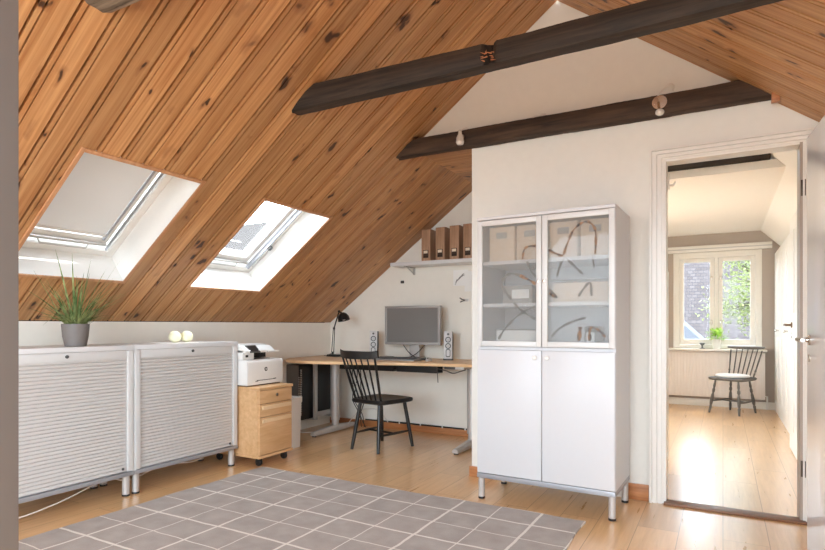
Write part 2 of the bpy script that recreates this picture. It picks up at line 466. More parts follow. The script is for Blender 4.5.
# wall behind the camera with a wide opening added to let in daylight
mb = MB(); WX0, WX1, WZ0, WZ1 = -2.5, .4, .6, 2.35
mb.prism([(KX, 0), (WX0, 0), (WX0, roof(WX0)), (KX, roof(KX))], 'y', Y0-.15, Y0)
mb.prism([(WX1, 0), (KR, 0), (KR, roof(KR)), (WX1, roof(WX1))], 'y', Y0-.15, Y0)
mb.box(WX0, WX1, Y0-.15, Y0, 0, WZ0)
q0, q1 = RX-(RZ-WZ1)/SL, RX+(RZ-WZ1)/SL
mb.prism([(q0, WZ1), (q1, WZ1), (RX, RZ)], 'y', Y0-.15, Y0)
struct(mb, 'wall_behind', 'wall', 'white gable wall behind the camera, wide opening added for daylight', smooth=False)

# baseboards
struct(MB().box(KX, -1.6, YN-.016, YN, 0, .066), 'baseboard_nook', 'pine_trim', 'knotty pine skirting along the nook back wall', bevel=.003)
struct(MB().box(-1.615, -1.40, YD-.016, YD, 0, .075), 'baseboard_corner', 'pine_trim', 'pine skirting at the foot of the white wall corner', bevel=.003)
struct(MB().box(-.55, -.405, YD-.016, YD, 0, .10), 'baseboard_doorway', 'pine_trim', 'pine skirting between white cabinet and doorway', bevel=.003)

# doorway casing with stepped moulding
def casing_profile(d=.0):
    return [(0, 0), (0, -.014), (.012, -.02), (.02, -.014), (.045, -.016), (.055, -.024), (.08, -.026), (.085, -.018), (.085, 0)]
mb = MB()
for a, b, y in ((0, .014, .034), (.014, .020, .018), (.020, .042, .026), (.042, .048, .012), (.048, .070, .022), (.070, .082, .008)):
    mb.box(DX0-.082+a, DX0-.082+b, YD-y, YD, 0, DZ+.065-a*.8)
    mb.box(DX1+.066-b, DX1+.066-a, YD-y, YD, 0, DZ+.065-a*.8)
    mb.box(DX0-.082+b, DX1+.066-b, YD-y, YD, DZ+.065-b*.8, DZ+.065-a*.8)
struct(mb, 'trim_1', 'trim_white', 'white stepped door casing around the doorway', smooth=False)
# lining of the opening
struct(MB().box(DX0-.004, DX0+.012, YD-.004, YT, 0, DZ), 'trim_2', 'trim_white', 'white lining on the left side of the doorway', bevel=.002)
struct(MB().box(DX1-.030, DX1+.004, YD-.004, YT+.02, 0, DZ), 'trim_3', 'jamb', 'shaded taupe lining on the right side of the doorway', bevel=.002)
struct(MB().box(DX0, DX1, YD, YT, DZ-.012, DZ+.004), 'trim_4', 'trim_white', 'white head lining of the doorway', bevel=.002)
struct(MB().box(DX0, DX1+.01, YD-.045, YD+.05, 0, .014), 'trim_5', 'threshold', 'brown wooden threshold in the doorway', bevel=.004)
for z, w in ((1.863, 'upper'), (.30, 'lower')):
    h = thing('hinge', 'dark bronze %s hinge on the right doorway lining' % w, 'hinge', (DX1-.012, YD-.004, z), group='hinges of the doorway')
    MB().box(-.014, .012, -.003, 0, -.045, .045).build('hinge_plate', 'hinge', h, bevel=.001)
    MB().cyl((.012, -.008, -.045), (.012, -.008, .045), .008, n=10).build('hinge_knuckle', 'hinge', h)
# small white bracket at the top of the doorway lining
br = thing('curtain_bracket', 'small white curtain bracket high on the left doorway lining', 'bracket', (DX0+.012, YD+.12, 2.01))
MB().box(0, .008, -.02, .02, -.05, .05).build('bracket_plate', 'trim_white', br, bevel=.002)
MB().tube([(.006, 0, -.02), (.03, 0, -.028), (.045, 0, -.005)], .008, 8).build('bracket_arm', 'trim_white', br)

# frame right beside the camera (left picture edge)
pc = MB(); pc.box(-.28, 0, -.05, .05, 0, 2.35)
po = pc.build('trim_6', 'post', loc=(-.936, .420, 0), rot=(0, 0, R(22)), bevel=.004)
tag(po, 'door frame with shade put into its taupe, close to the camera at the left edge', None, None, 'structure')
k_ = MB().box(-.004, .0065, -.06, -.045, 1.055, 1.09).build('strike_plate', 'hinge', po, bevel=.001)

# ------------------------------------------------------------------ skylights
SU = Vector((1, 0, SL)).normalized(); SN = Vector((-SL, 0, 1)).normalized()
def skylight(idx, hole, label, blind):
    t0, t1, y0, y1 = hole
    A = Vector((KX+t0, 0, roof(KX+t0))); L = (t1-t0)/SU.x; W = y1-y0
    root = bpy.data.objects.new('window_%d' % idx, None); COL.objects.link(root)
    root.matrix_world = Matrix(((0, SU.x, SN.x, A.x), (1, SU.y, SN.y, y0), (0, SU.z, SN.z, A.z), (0, 0, 0, 1)))
    tag(root, label, None, None, 'structure')
    # local: x across (world Y), y up the slope, z outwards
    D = .24
    mb = MB()
    mb.box(-.018, 0, 0, L, -.004, D+.04); mb.box(W, W+.018, 0, L, -.004, D+.04)
    mb.box(-.018, W+.018, -.018, 0, -.004, D+.04); mb.box(-.018, W+.018, L, L+.018, -.004, D+.04)
    mb.build('window_lining', 'white_soft', root, smooth=False)
    mb = MB(); w = .022
    mb.box(-w, 0, -w, L+w, -.010, 0); mb.box(W, W+w, -w, L+w, -.010, 0)
    mb.box(0, W, -w, 0, -.010, 0); mb.box(0, W, L, L+w, -.010, 0)
    mb.build('architrave', 'pine_trim_y', root, bevel=.002, seg=1)
    f = .05; mb = MB()
    for a in ((0, f, 0, L), (W-f, W, 0, L), (f, W-f, 0, f), (f, W-f, L-f, L)):
        mb.box(a[0], a[1], a[2], a[3], D-.035, D+.05)
    mb.build('window_frame', 'white_soft', root, bevel=.004)
    mb = MB()
    for q in (f+.006, W-f-.018): mb.box(q, q+.006, f, L-f, D-.03, D-.012)
    mb.build('gasket', 'rail_grey', root)
    s0, sw = f+.022, .055; mb = MB()
    for a in ((s0, s0+sw, s0, L-s0), (W-s0-sw, W-s0, s0, L-s0), (s0+sw, W-s0-sw, s0, s0+sw+.02), (s0+sw, W-s0-sw, L-s0-sw, L-s0)):
        mb.box(a[0], a[1], a[2], a[3], D-.005, D+.07)
    sash = mb.build('sash', 'white_soft', root, bevel=.004)
    MB().box(s0+sw, W-s0-sw, s0+sw+.02, L-s0-sw, D+.045, D+.051).build('pane', 'glass', sash)
    # ventilation rail at the foot with its two arms
    mb = MB(); mb.box(s0+.01, W-s0-.01, s0+.012, s0+.032, D-.028, D-.012)
    mb.build('vent_rail', 'silver', sash, bevel=.003)
    mb = MB(); mb.tube([(s0+.13, s0+.02, D-.02), (s0+.15, s0-.01, D-.04), (W-s0-.14, s0-.01, D-.04), (W-s0-.12, s0+.02, D-.02)], .006, 8)
    mb.build('handle', 'silver', sash)
    if blind:
        mb = MB(); n = 20
        mb.box(s0+sw-.03, W-s0-sw+.004, s0+sw+.05, L-s0-.02, D-.012, D-.009)
        mb.build('blind', 'blind', root)
        MB().box(s0+sw-.03, W-s0-sw+.004, s0+sw+.035, s0+sw+.055, D-.018, D-.004).build('blind_bar', 'white_soft', root, bevel=.003)
        MB().box(W-s0-sw+.006, W-s0-sw+.020, s0+sw, L-s0, D-.016, D-.003).build('blind_rail', 'rail_grey', root)
    else:
        # opening stay arms along the right-hand side
        MB().tube([(W-.055, .10, D-.06), (W-.05, .33, D-.055), (W-.052, .46, D-.04)], .008, 8).build('stay_arm', 'silver', root)
        MB().box(W-.066, W-.040, .33, .37, D-.075, D-.035).build('stay_joint', 'grey_dark', root, bevel=.003)
        MB().box(W-.075, W-.062, .06, L-.05, D-.055, D-.04).build('stay_rail', 'rail_grey', root)
        MB().box(s0+sw+.02, s0+sw+.34, s0+sw+.14, s0+sw+.144, D+.036, D+.044).build('glazing_strip', 'white_soft', sash)
    return root
skylight(1, SKY[0], 'larger left skylight with a lowered white blind', True)
skylight(2, SKY[1], 'right skylight without blind above the plain cabinet end', False)

# ------------------------------------------------------------------ old timbers
def timber(name, label, y0, y1, z0, z1, x0, x1, mat, notch=None, seed=1, nseg=110, skew=0, rise=0):
    rnd = random.Random(seed)
    t = thing(name, label, 'beam', ((x0+x1)/2, (y0+y1)/2, z0), group='old roof timbers')
    cx, cy = (x0+x1)/2, (y0+y1)/2
    sec = []
    per = [(0, 0), (.25, 0), (.5, 0), (.75, 0), (1, 0), (1, .33), (1, .67), (1, 1), (.75, 1), (.5, 1), (.25, 1), (0, 1), (0, .67), (0, .33)]
    w, h = y1-y0, z1-z0; rings = []
    ph = [rnd.uniform(0, 6) for _ in range(20)]
    for i in range(nseg+1):
        u = i/nseg; ring = []
        for j, (a, b) in enumerate(per):
            ca = .007 if (a in (0, 1) and b in (0, 1)) else 0
            y = y0+a*w + (ca if a == 0 else -ca if a == 1 else 0)
            z = z0+b*h + (ca*.6 if b == 0 else -ca*.6 if b == 1 else 0)
            wav = .0022*math.sin(u*17+ph[j])+.0012*math.sin(u*41+ph[j]*2)+rnd.uniform(-.0012, .0012)
            y += wav if 0 < b < 1 or a in (0, 1) else 0; z += wav if b in (0, 1) else 0
            z += .003*math.sin(u*5+ph[15])
            y += skew*math.sin(PI*min(1, u*.95)); z += (rise if b < .5 else 0)*min(1, u*2)
            # ends are cut to the slopes
            xl = max(x0, RX-(RZ-z)/SL+.004) if x0 < -1.5 else x0
            xr = min(x1, RX+(RZ-z)/SL-.004)
            x = xl+(xr-xl)*u
            if notch and abs(x-notch) < .03 and b > .3 and a < .5:
                y += .06*(1-abs(x-notch)/.03)
            ring.append((x-cx, y-cy, z-z0))
        rings.append(ring)
    MB().loft(rings).build('timber_body', mat, t)
    return t
b1 = timber('timber_beam', 'long dark beam with a broken notch crossing in front of the gable', 2.534, 2.632, 2.354, 2.486, -3.0, 1.0, 'timber', notch=-1.0, seed=3, skew=.035, rise=.016)
mb = MB(); rnd = random.Random(5)
for i in range(16):
    x = rnd.uniform(-.035, .045); z = rnd.uniform(.03, .11)
    pass
bx = b1.location.x
mb2 = MB()
for i in range(11):
    x = -1.0-bx+rnd.uniform(-.03, .03); z = rnd.uniform(.035, .075)
    mb2.tube([(x, -.008, z), (x+rnd.uniform(-.03, .03), -.022, z+rnd.uniform(-.012, .012))], [.0035, .001], 5)
mb2.build('splinters', 'raw_wood', b1)
MB().box(.225-bx, .275-bx, .05, .11, .055, .115).build('end_block', 'pine_trim', b1, rot=None)
b2 = timber('timber_beam', 'brown beam set against the white gable wall above the cabinet', 3.69, 3.79, 2.378, 2.50, -3.0, .27, 'timber2', seed=9)
bx = b2.location.x
MB().box(.235-bx, .275-bx, -.075, -.035, -.045, .02).build('end_block', 'pine_trim', b2, bevel=.002)
b3 = timber('timber_beam', 'weathered beam end, grey lightened as if lit, at the top left of the ceiling', 1.29, 1.42, 2.375, 2.50, -3.0, .9, 'timber3', seed=13)

# ------------------------------------------------------------------ tambour cabinets
def tambour(loc, label, group):
    W, H, D = .88, .97, .43
    t = thing('tambour_cabinet', label, 'cabinet', loc, PI/2, group)      # local -Y faces the room
    zb = .137
    mb = MB(); mb.box(0, .012, 0, D, zb, H-.03); mb.box(W-.012, W, 0, D, zb, H-.03); mb.box(.012, W-.012, D-.012, D, zb, H-.03); mb.box(.012, W-.012, .0, D-.012, zb, zb+.02)
    mb.build('body', 'white', t, bevel=.001, seg=1)
    MB().box(-.001, W+.001, -.006, D, H-.03, H).build('top', 'white', t, bevel=.003)
    for x in (.0, W-.045):
        MB().box(x+.001, x+.044, -.004, .03, zb+.024, H-.031).build('side_post', 'alu_frame', t, bevel=.008)
    MB().box(.0, W, -.006, .03, zb-.004, zb+.022).build('bottom_rail', 'rail_grey', t, bevel=.004)
    # top cover strip with its lock
    MB().box(.045, W-.045, .002, .03, H-.085, H-.031).build('header', 'alu_frame', t, bevel=.004)
    lk = MB().lathe([(.010, 0), (.010, -.006), (.007, -.007)], (W*.52, .002, H-.055), 14, 'y').build('lock', 'grey_dark', t)
    # slatted shutter
    pts = []; z = zb+.024; pitch = .0215
    while z < H-.09:
        for q, d in ((0, .016), (.003, .009), (.008, .0065), (.013, .0075), (.0185, .011)):
            pts.append((d, z+q))
        z += pitch
    mb = MB(); rings = [[(x, y, zz) for (y, zz) in pts] for x in (.046, W-.046)]
    n = len(pts); o = 0; mb.v = [p for r in rings for p in r]
    mb.f = [(i, i+1, n+i+1, n+i) for i in range(n-1)]
    sh = mb.build('shutter', 'slat', t, recalc=False)
    MB().box(W-.078, W-.068, -.002, .010, zb+.04, zb+.055).build('shutter_stop', 'grey_dark', sh)
    for x, y in ((.032, .035), (W-.032, .035), (.032, D-.05), (W-.032, D-.05)):
        lg = MB().cyl((x, y, .012), (x, y, zb), .023, n=18).build('leg', 'silver', t)
        MB().cyl((x, y, 0), (x, y, .012), .024, n=18).build('foot', 'black', lg)
    return t
c1 = tambour((-3.33, 1.420, 0), 'silver slatted shutter cabinet with the grey plant pot on it', 'shutter cabinets along the knee wall')
c2 = dup(c1, (-3.33, 2.304, 0), None, 'silver slatted shutter cabinet next to the printer, two pale balls on it')

# white cables under the cabinets
def cable(name, label, pts, r, mat, cat='cable', n=6, group=None):
    return tag(MB().tube(curve_pts(pts, n), r, 6).build(name, mat), label, cat, group)
cable('power_cable', 'white cable sagging below the two shutter cabinets', [(-3.43, 1.30, .05), (-3.42, 1.62, .028), (-3.42, 1.86, .052), (-3.43, 2.06, .095), (-3.44, 2.13, .115), (-3.45, 2.18, .125)], .0042, 'cable_white')
cable('power_cable', 'white cable looping under the slatted cabinet beside the printer', [(-3.47, 2.215, .120), (-3.44, 2.32, .075), (-3.44, 2.42, .085), (-3.45, 2.55, .112), (-3.46, 2.60, .122)], .0042, 'cable_white')
cable('power_cable', 'short white cable hanging under the right end of the slatted cabinets', [(-3.47, 2.64, .124), (-3.45, 2.72, .105), (-3.45, 2.86, .085), (-3.45, 2.98, .105), (-3.47, 3.05, .124)], .0042, 'cable_white')

# ------------------------------------------------------------------ potted grass on the cabinet
p = thing('potted_plant', 'grey pot of long grassy leaves on the slatted cabinet', 'plant', (-3.44, 1.99, .97))
MB().lathe([(r*.87, z) for r, z in [(.058, 0), (.066, .002), (.080, .06), (.086, .12), (.087, .137), (.082, .137), (.080, .118), (.01, .116)]], n=32).build('pot', 'pot_grey', p)
MB().lathe([(.068, .114), (.05, .120), (.005, .123)], n=20).build('soil', 'soil', p)
mb = MB(); rnd = random.Random(21)
def blade(mb, base, az, length, lean, droop, w, n=9):
    P = []; d = Vector((math.cos(az), math.sin(az), 0)); up = Vector((0, 0, 1))
    pos = Vector(base); ang = lean
    st = length/n
    for i in range(n+1):
        P.append(pos.copy())
        pos = pos+(d*math.sin(ang)+up*math.cos(ang))*st
        ang += droop/n
    side = d.cross(up).normalized(); o = len(mb.v)
    for i, q in enumerate(P):
        u = i/n; ww = w*(1-u**1.6)*(.55+.45*min(1, u*5))+.0003
        mb.v += [tuple(q-side*ww+up*.0), tuple(q+Vector((0, 0, -ww*.45))), tuple(q+side*ww)]
    for i in range(n):
        a = o+i*3
        mb.f += [(a, a+1, a+4, a+3), (a+1, a+2, a+5, a+4)]
def ok(mb, o):
    for q in mb.v[o:]:
        if p.location.x+q[0] < KX+.03 or p.location.z+q[2] > roof(p.location.x+q[0])-.015: return False
    return True
cnt = 0
while cnt < 150:
    o = len(mb.v); of = len(mb.f); az = rnd.uniform(0, 2*PI); r = rnd.uniform(0, .055)
    big = cnt < 48
    if big: az = rnd.uniform(-1.75, 1.75)
    blade(mb, (r*math.cos(az), r*math.sin(az), .115), az+rnd.uniform(-.5, .5), rnd.uniform(.26, .40) if big else rnd.uniform(.13, .26), rnd.uniform(.05, .75) if big else rnd.uniform(.2, .9), rnd.uniform(.1, .95) if big else rnd.uniform(.4, 1.7), rnd.uniform(.0035, .0055))
    if ok(mb, o): cnt += 1
    else: mb.v = mb.v[:o]; mb.f = mb.f[:of]
for az, ln, lean, dr in ((-PI/2+.45, .40, .95, .30), (-PI/2+.35, .33, 1.15, .25), (-PI/2+.6, .44, .38, .12), (PI/2-.6, .44, .42, .15), (PI/2-.7, .36, .3, .2), (-PI/2+.9, .40, .16, .05), (PI/2-.5, .36, .75, .3), (PI/2-1.0, .38, .15, .06), (PI/2-.5, .32, .62, .1), (-PI/2+.5, .30, .6, .5)):
    blade(mb, (.01, .02*math.sin(az), .115), az, ln*1.12, lean, dr, .0075, 12)
mb.build('foliage', 'grass_leaf', p, recalc=False)

# two pale balls
for y, lab in ((2.79, 'left of the two pale wax balls on the cabinet top'), (2.895, 'right of the two pale wax balls on the cabinet top')):
    o = MB().sphere((0, 0, .043), .045, 20, 12, (1, 1, .96)).build('ball_candle', 'wax', loc=(-3.56, y, .97)); tag(o, lab, 'candle', 'wax balls on the cabinet')

# ------------------------------------------------------------------ rolling drawer pedestal
pd = thing('drawer_pedestal', 'birch drawer pedestal on castors carrying the white printer', 'pedestal', (-3.12, 3.205, 0), PI/2)
W, D = .375, .54
mb = MB(); mb.box(0, .018, .018, D, .085, .592); mb.box(W-.018, W, .018, D, .085, .592); mb.box(.018, W-.018, D-.015, D, .085, .592); mb.box(.018, W-.018, .018, D-.015, .085, .105)
mb.build('body', 'oak', pd, bevel=.001, seg=1)
MB().box(-.006, W+.006, -.006, D, .594, .616).build('top', 'oak', pd, bevel=.003)
MB().box(-.004, W+.004, -.004, D, .066, .087).build('base', 'oak', pd, bevel=.003)
for z0, z1, nm in ((.487, .590, 1), (.385, .482, 2), (.092, .380, 3)):
    d = MB().box(.004, W-.004, .0, .018, z0, z1).build('drawer', 'oak', pd, bevel=.002)
    if nm > 1: MB().box(.03, W-.02, -.012, .004, z1-.042, z1-.012).build('handle', 'oak_edge', d, bevel=.004)
    else: MB().lathe([(.013, .001), (.013, -.004), (.009, -.006)], (W*.52, 0, .545), 16, 'y').build('lock', 'chrome', d)
for x, y in ((.045, .05), (W-.045, .05), (.045, D-.06), (W-.045, D-.06)):
    cs = MB().lathe([(.006, -.013), (.026, -.013), (.030, -.009), (.030, .009), (.026, .013), (.006, .013)], (x, y, .030), 18, 'x').build('castor', 'black', pd)
    MB().box(x-.018, x+.018, y-.02, y+.016, .045, .066).build('castor_fork', 'black', cs, bevel=.004)

# ------------------------------------------------------------------ printer
pr = thing('printer', 'white laser printer with tilted touch panel on the birch pedestal', 'printer', (-3.235, 3.195, .6165), PI/2)
W, D = .405, .36
sec = [(0, .008), (0, .19), (.012, .205), (.02, .207), (D, .207), (D, .008)]
MB().prism(sec, 'x', 0, W).build('body', 'white_soft', pr, bevel=.008)
MB().box(.02, W-.02, .02, D-.02, 0, .009).build('feet_base', 'black', pr)
MB().box(.10, W-.10, -.0012, .004, .040, .045).build('tray_slot', 'black', pr)
MB().box(.085, .115, -.0014, .004, .034, .040).build('tray_grip', 'grey_dark', pr)
MB().box(W-.115, W-.085, -.0014, .004, .042, .049).build('tray_grip', 'grey_dark', pr)
# rear tower carrying the scanner
mb = MB(); mb.box(.0, .12, .05, D, .207, .285); mb.box(.12, W-.05, .16, D, .207, .285)
mb.build('scanner_riser', 'white_soft', pr, bevel=.004)
MB().box(.122, W-.10, .055, .158, .2085, .212).build('output_tray', 'grey_dark', pr)
MB().box(.124, W-.05, .150, .162, .215, .275).build('output_mouth', 'black', pr)
MB().prism([(.02, .262), (.02, .280), (.075, .318), (D, .325), (D, .262)], 'x', .0, W-.08).build('scanner', 'white_soft', pr, bevel=.006)
MB().prism([(.012, .262), (.012, .276), (.03, .276), (.06, .262)], 'x', W-.17, W-.035).build('scanner_lip', 'white_soft', pr, bevel=.003)
MB().box(.19, W-.10, .10, .30, .324, .329).build('feeder_lid', 'white_soft', pr, bevel=.002)
cp = MB().quadbox([(.045, .008, .268), (.155, .008, .268), (.155, .016, .262), (.045, .016, .262), (.045, .070, .322), (.155, .070, .322), (.155, .078, .316), (.045, .078, .316)]).build('control_panel', 'grey_dark', pr, bevel=.002)
MB().quadbox([(.058, .014, .2765), (.142, .014, .2765), (.142, .018, .275), (.058, .018, .275), (.058, .061, .3155), (.142, .061, .3155), (.142, .064, .313), (.058, .064, .313)]).build('touch_screen', 'black', cp)
MB().box(.03, .055, .047, .052, .228, .246).build('usb_port', 'black', pr)
# round emblem with two letters on the front
em = MB().lathe([(.017, 0), (.017, -.0014), (.016, -.002), (.001, -.002)], (W*.50, .0, .128), 28, 'y').build('emblem', 'grey_dark', pr)
fc = bpy.data.curves.new('emblem_text', 'FONT'); fc.body = 'hp'; fc.size = .024; fc.shear = .25; fc.align_x = 'CENTER'; fc.align_y = 'CENTER'; fc.extrude = .0005
fo = bpy.data.objects.new('tmp', fc); COL.objects.link(fo)
dg = bpy.context.evaluated_depsgraph_get(); tm = bpy.data.meshes.new_from_object(fo.evaluated_get(dg))
bpy.data.objects.remove(fo)
tm.materials.clear(); tm.materials.append(M['paper']); to = bpy.data.objects.new('emblem_lettering', tm); COL.objects.link(to); to.parent = em
to.location = (W*.50, -.0026, .130); to.rotation_euler = (PI/2, 0, 0)

# ------------------------------------------------------------------ waste bin
wb = thing('waste_bin', 'tall white waste bin behind the birch pedestal', 'bin', (-3.487, 3.872, 0))
def rrect(x0, x1, y0, y1, r, z, n=5):
    P = []
    for cx, cy, a0 in ((x1-r, y1-r, 0), (x0+r, y1-r, PI/2), (x0+r, y0+r, PI), (x1-r, y0+r, 3*PI/2)):
        for i in range(n+1):
            a = a0+PI/2*i/n; P.append((cx+r*math.cos(a), cy+r*math.sin(a), z))
    return P
MB().loft([rrect(-.142, .142, -.092, .092, .03, 0), rrect(-.15, .15, -.10, .10, .03, .44), rrect(-.143, .143, -.093, .093, .03, .44), rrect(-.135, .135, -.085, .085, .03, .01)]).build('bin_body', 'white_soft', wb)
MB().loft([rrect(-.156, .156, -.106, .106, .033, .405), rrect(-.157, .157, -.107, .107, .033, .45), rrect(-.142, .142, -.092, .092, .028, .45), rrect(-.142, .142, -.092, .092, .028, .405)], cap=False).build('rim', 'white_soft', wb)

# ------------------------------------------------------------------ desk
ZT = .765
dk = thing('desk', 'birch topped desk with silver T legs in the nook', 'desk', (-2.75, 4.7, 0))
ox, oy = -2.75, 4.7
outl = [(-1.64, 5.06), (-3.80, 5.06)] + [tuple(q)[:2] for q in curve_pts([(-3.87, 4.98, 0), (-3.865, 4.62, 0), (-3.83, 4.36, 0), (-3.70, 4.16, 0), (-3.50, 4.085, 0), (-3.25, 4.10, 0), (-2.9, 4.20, 0), (-2.5, 4.32, 0), (-2.1, 4.385, 0), (-1.64, 4.40, 0)], 5)]
MB().prism([(x-ox, y-oy) for x, y in outl], 'z', ZT-.026, ZT).build('desktop', 'oak_desk', dk, bevel=.003)
def tleg(x, parent):
    lg = MB().cyl((x-ox, 4.70-oy, .05), (x-ox, 4.70-oy, .13), .036, n=20).cyl((x-ox, 4.70-oy, .12), (x-ox, 4.70-oy, ZT-.03), .046, n=24).build('leg', 'silver', parent)
    ft = []
    for y, w, h in ((4.33, .026, .035), (4.40, .030, .040), (4.60, .036, .055), (4.70, .040, .064), (4.80, .036, .055), (5.03, .028, .036)):
        ft.append([(x-ox+w*a, y-oy, .012+(b*h)) for a, b in ((-1, 0), (1, 0), (1, .55), (.55, 1), (-.55, 1), (-1, .55))])
    MB().loft(ft).build('foot', 'silver', lg)
    MB().cyl((x-ox, 4.355-oy, 0), (x-ox, 4.355-oy, .013), .022, n=14).build('foot_pad', 'black', lg)
    MB().box(x-ox-.04, x-ox+.04, 4.42-oy, 4.98-oy, ZT-.05, ZT-.027).build('leg_bracket', 'silver', lg, bevel=.003)
tleg(-3.515, dk); tleg(-1.985, dk)
MB().box(-3.5-ox, -2.0-ox, 4.74-oy, 4.79-oy, ZT-.065, ZT-.03).build('cross_bar', 'silver', dk, bevel=.003)
for a, b in ((-3.35, -2.72), (-2.69, -2.26)):
    mb = MB(); mb.box(a-ox, b-ox, 4.55-oy, 4.555-oy, .665, ZT-.03); mb.box(a-ox, b-ox, 4.55-oy, 4.66-oy, .662, .668); mb.box(a-ox, b-ox, 4.655-oy, 4.66-oy, .668, .72)
    mb.build('cable_tray', 'black', dk)
MB().box(-2.15-ox, -2.02-ox, 4.46-oy, 4.52-oy, ZT-.055, ZT-.028).build('control_box', 'grey_dark', dk, bevel=.004)

# computer hanging below the desk
ch = thing('computer_holder', 'silver hanging bracket holding the computer under the desk', 'bracket', (-3.66, 4.55, 0))
mb = MB(); mb.box(-.012, .018, -.02, .02, .128, ZT-.026); mb.box(-.215, .018, -.02, .02, .128, .141)
mb.box(-.215, .018, .27, .31, .128, .141); mb.box(-.012, .018, .27, .31, .128, ZT-.026)
mb.build('holder_frame', 'silver', ch, bevel=.003)
MB().box(-.012, .005, .02, .27, .155, .205).build('holder_plate', 'silver', ch, bevel=.003)
tw = thing('computer_tower', 'black and grey computer tower hanging under the desk left end', 'computer', (-3.79, 4.36, .142))
MB().box(-.085, .085, .006, .54, 0, .56).build('case', 'black', tw, bevel=.004)
MB().box(-.085, .072, 0, .006, .01, .555).build('front_panel', 'tower_grey', tw, bevel=.003)
mb = MB()
for i in range(26): mb.box(.0855, .0875, .012, .034, .05+i*.018, .059+i*.018)
for i in range(22): mb.box(.075, .083, -.002, .004, .05+i*.018, .059+i*.018)
mb.build('vent', 'silver', tw)
# cables behind the desk
rnd = random.Random(4)
for i, (x, lab, m) in enumerate(((-3.42, 'black cable hanging nearest the silver desk leg', 'black'), (-3.385, 'black cable hanging beside the chair back under the desk', 'black'), (-3.35, 'black cable in the bundle furthest from the desk leg', 'black'), (-3.40, 'white cable crossing the black bundle under the desk', 'cable_white'))):
    pts = [(x, 4.9, ZT-.05)] + [(x+rnd.uniform(-.03, .03), 4.92+rnd.uniform(-.04, .06), ZT-.05-.14*j) for j in range(1, 5)] + [(x+rnd.uniform(-.05, .05), 5.0, .01)]
    if m == 'cable_white': pts = [(-3.16, 4.78, .66), (-3.24, 4.80, .56), (-3.36, 4.82, .48), (-3.43, 4.83, .50), (-3.45, 4.83, .62), (-3.44, 4.83, .70)]
    cable('cable', lab, pts, .005, m)
cable('cable', 'white cable lying on the floor below the computer', [(-3.86, 4.55, .005), (-3.75, 4.45, .006), (-3.66, 4.52, .006), (-3.595, 4.66, .006), (-3.62, 4.85, .006), (-3.70, 4.98, .006)], .005, 'cable_white')
cable('cable', 'white cable rising from the desk foot to the wall', [(-3.47, 4.86, .055), (-3.42, 4.95, .16), (-3.36, 5.04, .20), (-3.22, 5.06, .19), (-3.1, 5.07, .07)], .005, 'cable_white')
cable('cable', 'thin dark cable dangling below the desk front, right of the tray', [(-2.24, 4.5, .735), (-2.235, 4.5, .66), (-2.23, 4.5, .585)], .004, 'grey_dark')
cable('cable', 'dark cable drooping from the desk underside near the control box', [(-2.20, 4.43, .715), (-2.12, 4.435, .70), (-2.05, 4.435, .68), (-1.98, 4.435, .70), (-1.93, 4.43, .715)], .005, 'grey_dark')
# cable run clipped above the skirting
cr = thing('cable_run', 'black cable with white clips along the nook skirting', 'cable', (-2.6, YN-.012, .074))
MB().tube([(-.8, 0, 0), (-.3, 0, .002), (.3, 0, -.001), (.99, 0, .001)], .008, 8).build('wire', 'black', cr)
for i in range(7):
    MB().box(-.62+i*.25-.006, -.62+i*.25+.006, -.011, .011, -.011, .012).build('clip', 'white_soft', cr, bevel=.002)

# ------------------------------------------------------------------ things on the desk
mo = thing('monitor', 'silver framed grey computer screen in the middle of the desk', 'monitor', (-2.70, 4.86, ZT), R(2))
mb = MB(); w, z0, z1 = .305, .138, .525; b = .022
mb.box(-w, w, 0, .045, z0, z0+b+.004); mb.box(-w, w, 0, .045, z1-b, z1); mb.box(-w, -w+b, 0, .045, z0+b+.004, z1-b); mb.box(w-b, w, 0, .045, z0+b+.004, z1-b)
mb.box(-w+.03, w-.03, .03, .07, z0+.03, z1-.03)
mb.build('bezel', 'bezel_grey', mo, bevel=.003)
MB().box(-w+b-.002, w-b+.002, .006, .012, z0+b+.002, z1-b+.002).build('screen', 'screen', mo)
MB().box(-.055, .055, .06, .085, .02, .30).build('stand_neck', 'silver', mo, bevel=.004)
MB().loft([rrect(-.12, .12, -.06, .14, .05, 0), rrect(-.115, .115, -.055, .135, .05, .016)]).build('stand_base', 'silver', mo)
for a in (-1, 1):
    MB().tube(curve_pts([(a*.13, .05, .15), (a*.07, .04, .08), (a*.02, .03, .04), (-a*.03, .03, .012)], 6), .0045, 6).build('screen_cable', 'black', mo)
